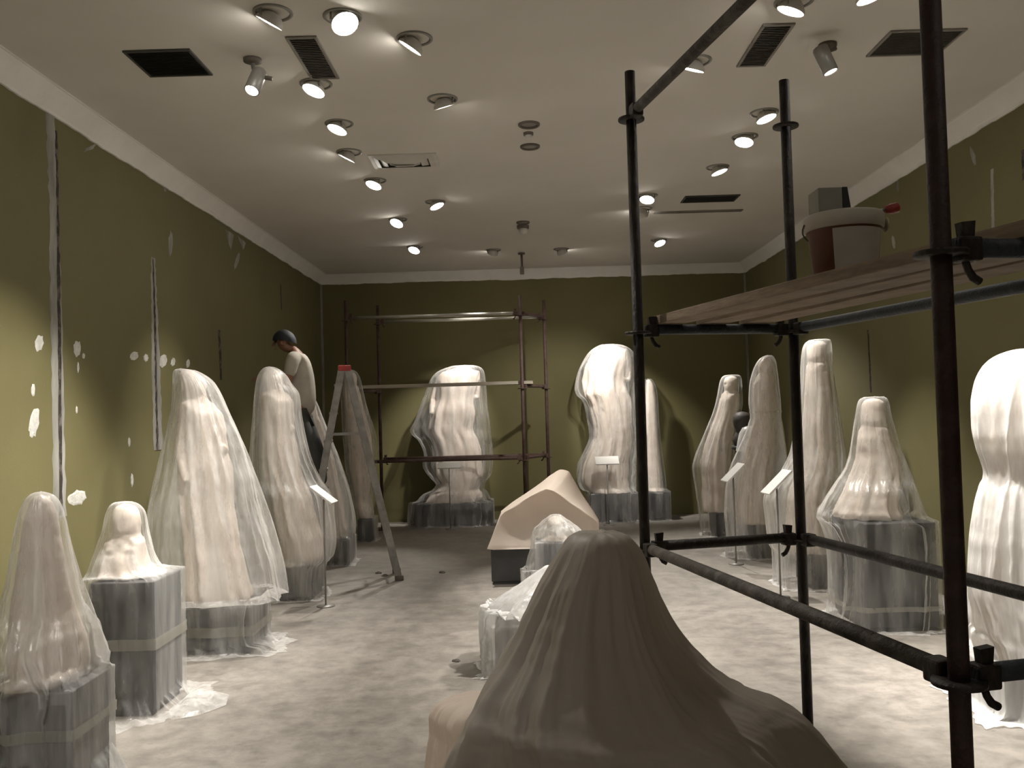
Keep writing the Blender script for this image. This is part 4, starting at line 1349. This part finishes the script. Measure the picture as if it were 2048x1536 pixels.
zt = 2.02 + .035 + .0242
for (x, y, deg, w, lab) in [(.664, 4.02, 16.0, .132, 'wooden scaffold plank on the left of the near platform'), (.875, 4.05, 14.2, .138, 'wooden scaffold plank in the middle of the near platform'), (1.088, 4.10, 12.5, .143, 'wooden scaffold plank on the right of the near platform')]:
    dv = Vector((math.sin(math.radians(deg)), -math.cos(math.radians(deg)), 0))
    sv = Vector((-dv.y, dv.x, 0))
    plank('scaffold_plank', Vector((x, y, 0)) + sv * w / 2 - dv * .10, dv, w, SL + .30, zt + .001, .042, lab, M['wood'])


# bucket and bits on the platform
def bucket():
    zb = zt + .043
    px = 1697
    Y = 3.15
    c = at(px, 700, Y)
    c = Vector((c.x, c.y, zb))
    e = empty('paint_bucket', c, 'rust-brown paint bucket with a big pale label standing on the near scaffold planks', 'bucket')
    k = Y / FPX
    h = 0.235
    r0, r1 = 58 * k, 71 * k
    MB().lathe(c, (0, 0, 1), [(0, 0), (r0, 0), (r0 + .003, .006), (r1 - .004, h - .05), (r1, h - .048), (r1, h), (r1 - .008, h), (r0 - .004, .01), (0, .008)], 40).build('body', M['rust_plastic'], e)
    # white band round the top and the lid
    MB().lathe(c, (0, 0, 1), [(r1 + .002, h - .045), (r1 + .010, h - .04), (r1 + .012, h + .002), (r1 + .004, h + .012), (r1 - .02, h + .012), (0, h + .010)], 40).build('lid', M['tub_white'], e)
    v, f = [], []
    n = 18
    for i in range(n + 1):
        t = math.radians(-128 + 92 * i / n)
        for z in (.006, .06, .12, h - .052):
            rr = r0 + .003 + (r1 - r0 - .007) * (z - .006) / (h - .056) + .0015
            v.append(c + Vector((rr * math.cos(t), rr * math.sin(t), z)))
    for i in range(n):
        for j in range(3):
            f.append((i * 4 + j, i * 4 + j + 1, (i + 1) * 4 + j + 1, (i + 1) * 4 + j))
    mesh_obj('paper_label', v, f, M['tub_label'], e, True)
    pts = []
    for i in range(17):
        t = PI * i / 16
        pts.append(c + Vector(((r1 + .016) * math.cos(t), -.02 - .09 * math.sin(t) * 0.2 + .05, h - .012 - .055 * math.sin(t) * 0)))
    MB().tube([c + Vector(((r1 + .014) * math.cos(t), (r1 + .014) * math.sin(t), h - .02 - .05 * math.sin(t))) for t in [PI * i / 16 for i in range(17)]], .003, 8).build('handle', M['ring'], e)
    MB().lathe(c + Vector((r1 + .012, -.02, h - .03)), (1, 0, 0), [(0, 0), (.026, 0), (.026, .008), (.0, .018)], 20).build('handle_lug', M['cream'], e)
    # grey carton on the lid
    zt2 = zb + h + .0125
    g = at(1667, 700, Y)
    b = empty('grey_carton', (g.x, g.y, zt2), 'small grey carton with a dark open side lying on the bucket lid', 'box')
    w, hh, dpt = 58 * k, 50 * k, .11
    MB().box((g.x - w / 2, g.y - dpt / 2, zt2 + .0005), (g.x + w * .32, g.y + dpt / 2, zt2 + hh), .004).build('carton', M['box_grey'], b)
    x0 = g.x + w * .32
    v = [(x0 + .0005, g.y - dpt / 2, zt2 + .001), (x0 + .030, g.y - dpt / 2, zt2 + .001), (x0 + .018, g.y - dpt / 2, zt2 + hh), (x0 + .0005, g.y - dpt / 2, zt2 + hh)]
    v += [(q[0], g.y + dpt / 2, q[2]) for q in v]
    mesh_obj('open_flap', v, [(0, 1, 2, 3), (7, 6, 5, 4), (0, 4, 5, 1), (1, 5, 6, 2), (2, 6, 7, 3), (3, 7, 4, 0)], M['black'], b)
    # red-handled tool sticking out past the lid
    t0 = at(1776, 434, Y + .02)
    t1 = at(1798, 408, Y + .02)
    zl = zt2 + .012
    s = empty('red_scraper', (c.x + .06, c.y, zl), 'red-handled tool lying across the bucket lid, handle out to the right', 'tool')
    hx = at(1792, 418, Y).x
    MB().tube([(c.x + .03, c.y - .01, zl), (hx - .045, c.y + .01, zl + .004), (hx - .03, c.y + .012, zl + .006)], .006, 10).build('shaft', M['alu'], s)
    MB().tube([(hx - .035, c.y + .012, zl + .006), (hx - .01, c.y + .014, zl + .01), (hx + .012, c.y + .016, zl + .014), (hx + .02, c.y + .016, zl + .015)], [.012, .019, .018, .008], 14).build('grip', M['red'], s)


bucket()

# far scaffold with red posts
af = math.radians(0.9)
exf = Vector((math.cos(af), -math.sin(af), 0))
eyf = Vector((0.36, 0.62, 0)).normalized()
B0 = at(1046, 820, 12.2)
B0.z = 0
FL = 2.45
PF = scaffold('far red-brown scaffold standing before the far wall', B0 - exf * FL, exf, eyf, FL, 0.70,
              [(0, 1, 1.0, M['steel_far']), (0, 1, 3.02, M['bar_bright']), (2, 3, 3.02, M['bar_bright']), (2, 3, 1.0, M['steel_far']), (1, 3, 1.0, M['steel_far']), (1, 3, 2.0, M['steel_far']), (0, 2, 2.0, M['steel_far']), (1, 3, 3.02, M['steel_far'])],
              (M['steel_far'], M['steel_far']), 3.30, discs=(1.0, 2.0, 3.02))
sf = Vector((-exf.y, exf.x, 0))
plank('scaffold_plank', B0 - exf * (FL - .03) + sf * .16, exf, 0.22, FL + .12, 2.0615, .045, 'pale plank laid along the front of the far scaffold', M['wood_grey'])


# ------------------------------------------------------------------ stepladder
def ladder():
    Y0, Y1 = 8.86, 9.28
    apex = at(689, 738, 9.07)
    rf = on_z(795, 1157, 0.0)
    rx = rf.x
    lx = apex.x - (rx - apex.x) * 0.93
    az = apex.z
    e = empty('stepladder', ((lx + rx) / 2, 9.07, 0), 'aluminium stepladder with a red top standing open left of the middle', 'ladder')
    # the frame leans a little along the line of sight
    def rail(nm, x0, x1, y0, y1, z1):
        d = Vector((x1 - x0, y1 - y0, z1)).normalized()
        c = Vector(((x0 + x1) / 2, (y0 + y1) / 2, z1 / 2 + .01))
        L = (Vector((x1, y1, z1)) - Vector((x0, y0, 0))).length / 2
        s = Vector((0, 1, 0))
        s = (s - d * s.dot(d)).normalized()
        return MB().obox(c, d.cross(s), s, d, .036, .013, L - .01, .004).build(nm, M['alu'], e)
    k = 0.055
    for (y0, y1) in ((Y0, Y0 + k), (Y1, Y1 - k)):
        rail('rail', lx, apex.x - .03, y0, y1, az - .02)
        rail('rail', rx, apex.x + .03, y0, y1, az - .02)
    n = 7
    for i in range(1, n + 1):
        t = i / (n + .6)
        z = t * az
        xL = lx + (apex.x - .03 - lx) * t
        ya, yb = Y0 + k * t + .014, Y1 - k * t - .014
        MB().box((xL - .045, ya, z - .012), (xL + .045, yb, z + .012), .004).build('step', M['alu'], e)
    for i in (1, 3, 5):
        t = i / 6.5
        xR = rx + (apex.x + .03 - rx) * t
        MB().box((xR - .012, Y0 + k * t + .014, t * az - .014), (xR + .012, Y1 - k * t - .014, t * az + .014), .004).build('brace', M['alu'], e)
    MB().box((apex.x - .065, Y0 + k - .02, az - .03), (apex.x + .065, Y1 - k + .02, az + .03), .012).build('top_cap', M['red'], e)
    for (x, y) in ((lx, Y0), (lx, Y1), (rx, Y0), (rx, Y1)):
        MB().box((x - .045, y - .022, 0), (x + .045, y + .022, .05), .008).build('foot', M['ring'], e)
    zs_ = at(675, 868, 9.07).z
    t = zs_ / az
    for y in (Y0 + k * t, Y1 - k * t):
        MB().obox(((lx + (apex.x - lx) * t + rx + (apex.x - rx) * t) / 2, y - .018 if y < 9.07 else y + .018, zs_), (1, 0, 0), (0, 1, 0), (0, 0, 1), abs(rx + (apex.x - rx) * t - lx - (apex.x - lx) * t) / 2, .003, .011).build('spreader', M['alu'], e)
    e.rotation_euler.z = math.radians(11.5)
    return lx, rx, apex, az, n


LAD = ladder()


# ------------------------------------------------------------------ the man on the ladder
def skin_mesh(name, verts, edges, radii, mat, parent, root=0, sub=2):
    me = bpy.data.meshes.new(name)
    me.from_pydata([tuple(v) for v in verts], edges, [])
    o = bpy.data.objects.new(name, me)
    COL.objects.link(o)
    me.materials.append(mat)
    sk = o.modifiers.new('skin', 'SKIN')
    sk.use_smooth_shade = True
    sk.branch_smoothing = 0.6
    for i, r in enumerate(radii):
        r = r if isinstance(r, tuple) else (r, r)
        me.skin_vertices[0].data[i].radius = r
        me.skin_vertices[0].data[i].use_root = (i == root)
    ss = o.modifiers.new('smooth', 'SUBSURF')
    ss.levels = ss.render_levels = sub
    if parent is not None:
        o.parent = parent
        o.matrix_parent_inverse = abs_mat(parent).inverted()
    return o


def man():
    lx, rx, apex, az, n = LAD
    # the step he stands on
    i = 3
    t = i / (n + .6)
    zf = t * az + .012
    xf = lx + (apex.x - .03 - lx) * t
    Y = 9.07
    hip = at(600, 838, Y)
    k = 1.0
    e = empty('person', (xf, Y, zf), 'man in pale shirt and dark cap standing on the stepladder, facing the left wall', 'person')
    hx, hz = hip.x + .01, zf + .88
    neck = Vector((at(589, 704, Y).x, Y, at(589, 704, Y).z))
    head = Vector((at(569, 684, Y).x, Y, at(569, 686, Y).z))
    pel = Vector((hx, Y, hz))
    chest = Vector((neck.x + .055, Y, neck.z - .20))
    waist = pel.lerp(chest, .5) + Vector((.02, 0, 0))
    f = Vector((-1, 0, 0))                                # he faces the left wall
    V, E, R = [], [], []

    def v(p, r, to=None):
        V.append(Vector(p))
        R.append(r)
        if to is not None:
            E.append((to, len(V) - 1))
        return len(V) - 1
    a = v(pel, (.125, .15))
    b = v(waist, (.115, .14), a)
    c = v(chest, (.12, .165), b)
    d = v(neck + Vector((.02, 0, -.05)), (.075, .11), c)
    g = v(neck + Vector((-.005, 0, .02)), .055, d)
    h1 = v(head + Vector((.02, 0, -.055)), (.070, .062), g)
    h2 = v(head + Vector((-.006, 0, .0)), (.095, .076), h1)
    h3 = v(head + Vector((.004, 0, .065)), (.078, .066), h2)
    hands = []
    for sg in (-1, 1):
        s = v(neck + Vector((.035, sg * .175, -.085)), .060, d)
        el_ = v(neck + Vector((-.02, sg * .225, -.36)), .046, s)
        wr = v(neck + Vector((-.245, sg * .15, -.34 + (.05 if sg < 0 else 0))), .030, el_)
        pm = v(V[wr] + Vector((-.055, -sg * .01, .015)), (.036, .018), wr)
        hands.append((sg, V[pm].copy(), pm))
        th = v(pel + Vector((-.005, sg * .09, -.06)), .095, a)
        kn = v(Vector((xf - .03, Y + sg * .10, zf + .47)), .064, th)
        an = v(Vector((xf + .02, Y + sg * .10, zf + .09)), .042, kn)
        ft = v(Vector((xf - .10, Y + sg * .105, zf + .038)), (.036, .034), an)
    # five fingers on each hand, bent, of unequal length
    for sg, pm, ip in hands:
        for q, (off, L) in enumerate(((.030, .070), (.010, .080), (-.010, .075), (-.029, .058))):
            b0 = v(pm + Vector((-.032, off, .006)), .0095, ip)
            b1 = v(pm + Vector((-.032 - L * .5, off * 1.1, .004)), .0088, b0)
            b2 = v(pm + Vector((-.032 - L * .82, off * 1.1, -.022)), .0078, b1)
        t0 = v(pm + Vector((.0, -sg * .036, .004)), .011, ip)
        t1 = v(pm + Vector((-.040, -sg * .056, -.004)), .0095, t0)
    body = skin_mesh('body', V, E, R, M['skin'], e, 0, 2)
    # face: nose, brow, ears, mouth and eyes as one relief mesh on the head
    hc = head
    MB().tube([hc + Vector((-.078, 0, .018)), hc + Vector((-.098, 0, -.010)), hc + Vector((-.110, 0, -.028)), hc + Vector((-.088, 0, -.036))], [.011, .014, .016, .012], 10).build('nose', M['skin'], e)
    for sg in (-1, 1):
        MB().lathe(hc + Vector((.012, sg * .070, -.01)), (0, sg, 0), [(.004, 0), (.026, .002), (.030, .012), (.018, .016), (.0, .008)], 14).build('ear', M['skin'], e)
        MB().lathe(hc + Vector((-.078, sg * .032, .012)), (-1, 0, 0), [(.014, 0), (.011, .008), (0, .011)], 10).build('eye', M['black'], e)
    MB().tube([hc + Vector((-.074, -.026, -.062)), hc + Vector((-.088, 0, -.060)), hc + Vector((-.074, .026, -.062))], .007, 8).build('mouth', M['skin'], e)
    # dark cap with a short peak
    cap = []
    rows, cols = 12, 28
    vv, ff = [], []
    for i_ in range(rows):
        u = i_ / (rows - 1)
        for j in range(cols):
            th_ = 2 * PI * j / cols
            r = math.sin(PI * .5 * u + .05) if u < 1 else 1
            vv.append(hc + Vector((.012 + .122 * r * math.cos(th_), .098 * r * math.sin(th_), .135 - .115 * (1 - math.cos(PI * .5 * u)) - (.035 * max(0, math.cos(th_)) * u))))
    for i_ in range(rows - 1):
        for j in range(cols):
            ff.append((i_ * cols + j, i_ * cols + (j + 1) % cols, (i_ + 1) * cols + (j + 1) % cols, (i_ + 1) * cols + j))
    ff.append(tuple(range(cols)))
    mesh_obj('cap', vv, ff, M['hair'], e, True)
    # short-sleeved shirt
    V, E, R = [], [], []
    a = v(pel + Vector((0, 0, -.09)), (.150, .178))
    b = v(waist, (.140, .168), a)
    c = v(chest, (.142, .192), b)
    d = v(neck + Vector((.022, 0, -.045)), (.092, .125), c)
    for sg in (-1, 1):
        s = v(neck + Vector((.036, sg * .18, -.095)), .078, d)
        m_ = v((neck + Vector((.036, sg * .18, -.095))).lerp(neck + Vector((-.02, sg * .225, -.36)), .68), .066, s)
    skin_mesh('shirt', V, E, R, M['shirt'], e, 0, 2)
    V, E, R = [], [], []
    a = v(pel + Vector((0, 0, .06)), (.138, .164))
    for sg in (-1, 1):
        th = v(pel + Vector((-.005, sg * .09, -.07)), .112, a)
        kn = v(Vector((xf - .03, Y + sg * .10, zf + .47)), .084, th)
        an = v(Vector((xf + .02, Y + sg * .10, zf + .10)), .066, kn)
    skin_mesh('trousers', V, E, R, M['trousers'], e, 0, 2)
    turn = Matrix.Rotation(math.radians(11.5), 4, 'Z')
    cl = Vector(((lx + rx) / 2, Y, 0))
    for sg in (-1, 1):
        mb = MB()
        mb.obox(Vector((xf - .045, Y + sg * .105, zf + .007)), (1, 0, 0), (0, 1, 0), (0, 0, 1), .13, .046, .0065, .004)
        pts = [(.075, .036), (.03, .050), (-.04, .046), (-.10, .036), (-.165, .024)]
        mb.tube([(xf + x, Y + sg * .105, zf + .012 + r_) for x, r_ in pts], [r_ for _, r_ in pts], 14)
        mb.build('shoe', M['black'], e)
    b = Vector((xf, Y, zf))
    e.location = cl + turn @ (b - cl)                  # he stands on the step of the turned ladder


man()

# small debris on the floor
for i, (px, py) in enumerate([(912, 1323), (757, 1147), (770, 1152), (884, 1146)]):
    c = on_z(px, py, 0.0)
    r = 0.020 if i == 0 else 0.026
    rnd = random.Random(i)
    v, f = [], []
    for a in range(6):
        for b in range(9):
            th = 2 * PI * b / 9
            ph = PI * .5 * a / 5
            q = r * (1 + rnd.uniform(-.25, .25))
            v.append((c.x + q * 1.4 * math.cos(th) * math.cos(ph), c.y + q * math.sin(th) * math.cos(ph), .001 + q * .7 * math.sin(ph)))
    for a in range(5):
        for b in range(9):
            f.append((a * 9 + b, a * 9 + (b + 1) % 9, (a + 1) * 9 + (b + 1) % 9, (a + 1) * 9 + b))
    f.append(tuple(reversed(range(9))))
    f.append(tuple(45 + b for b in range(9)))
    o = mesh_obj('plaster_lump', v, f, M['ring'])
    o.data.transform(Matrix.Translation(-Vector((c.x, c.y, 0))))
    o.location = (c.x, c.y, 0)
    tag(o, ['small dark lump of debris on the bare floor left of the bright white sheet', 'dark crumb of debris left of the stepladder foot', 'dark crumb of debris touching the stepladder foot', 'dark crumb of debris on the floor right of the stepladder foot'][i], 'debris')
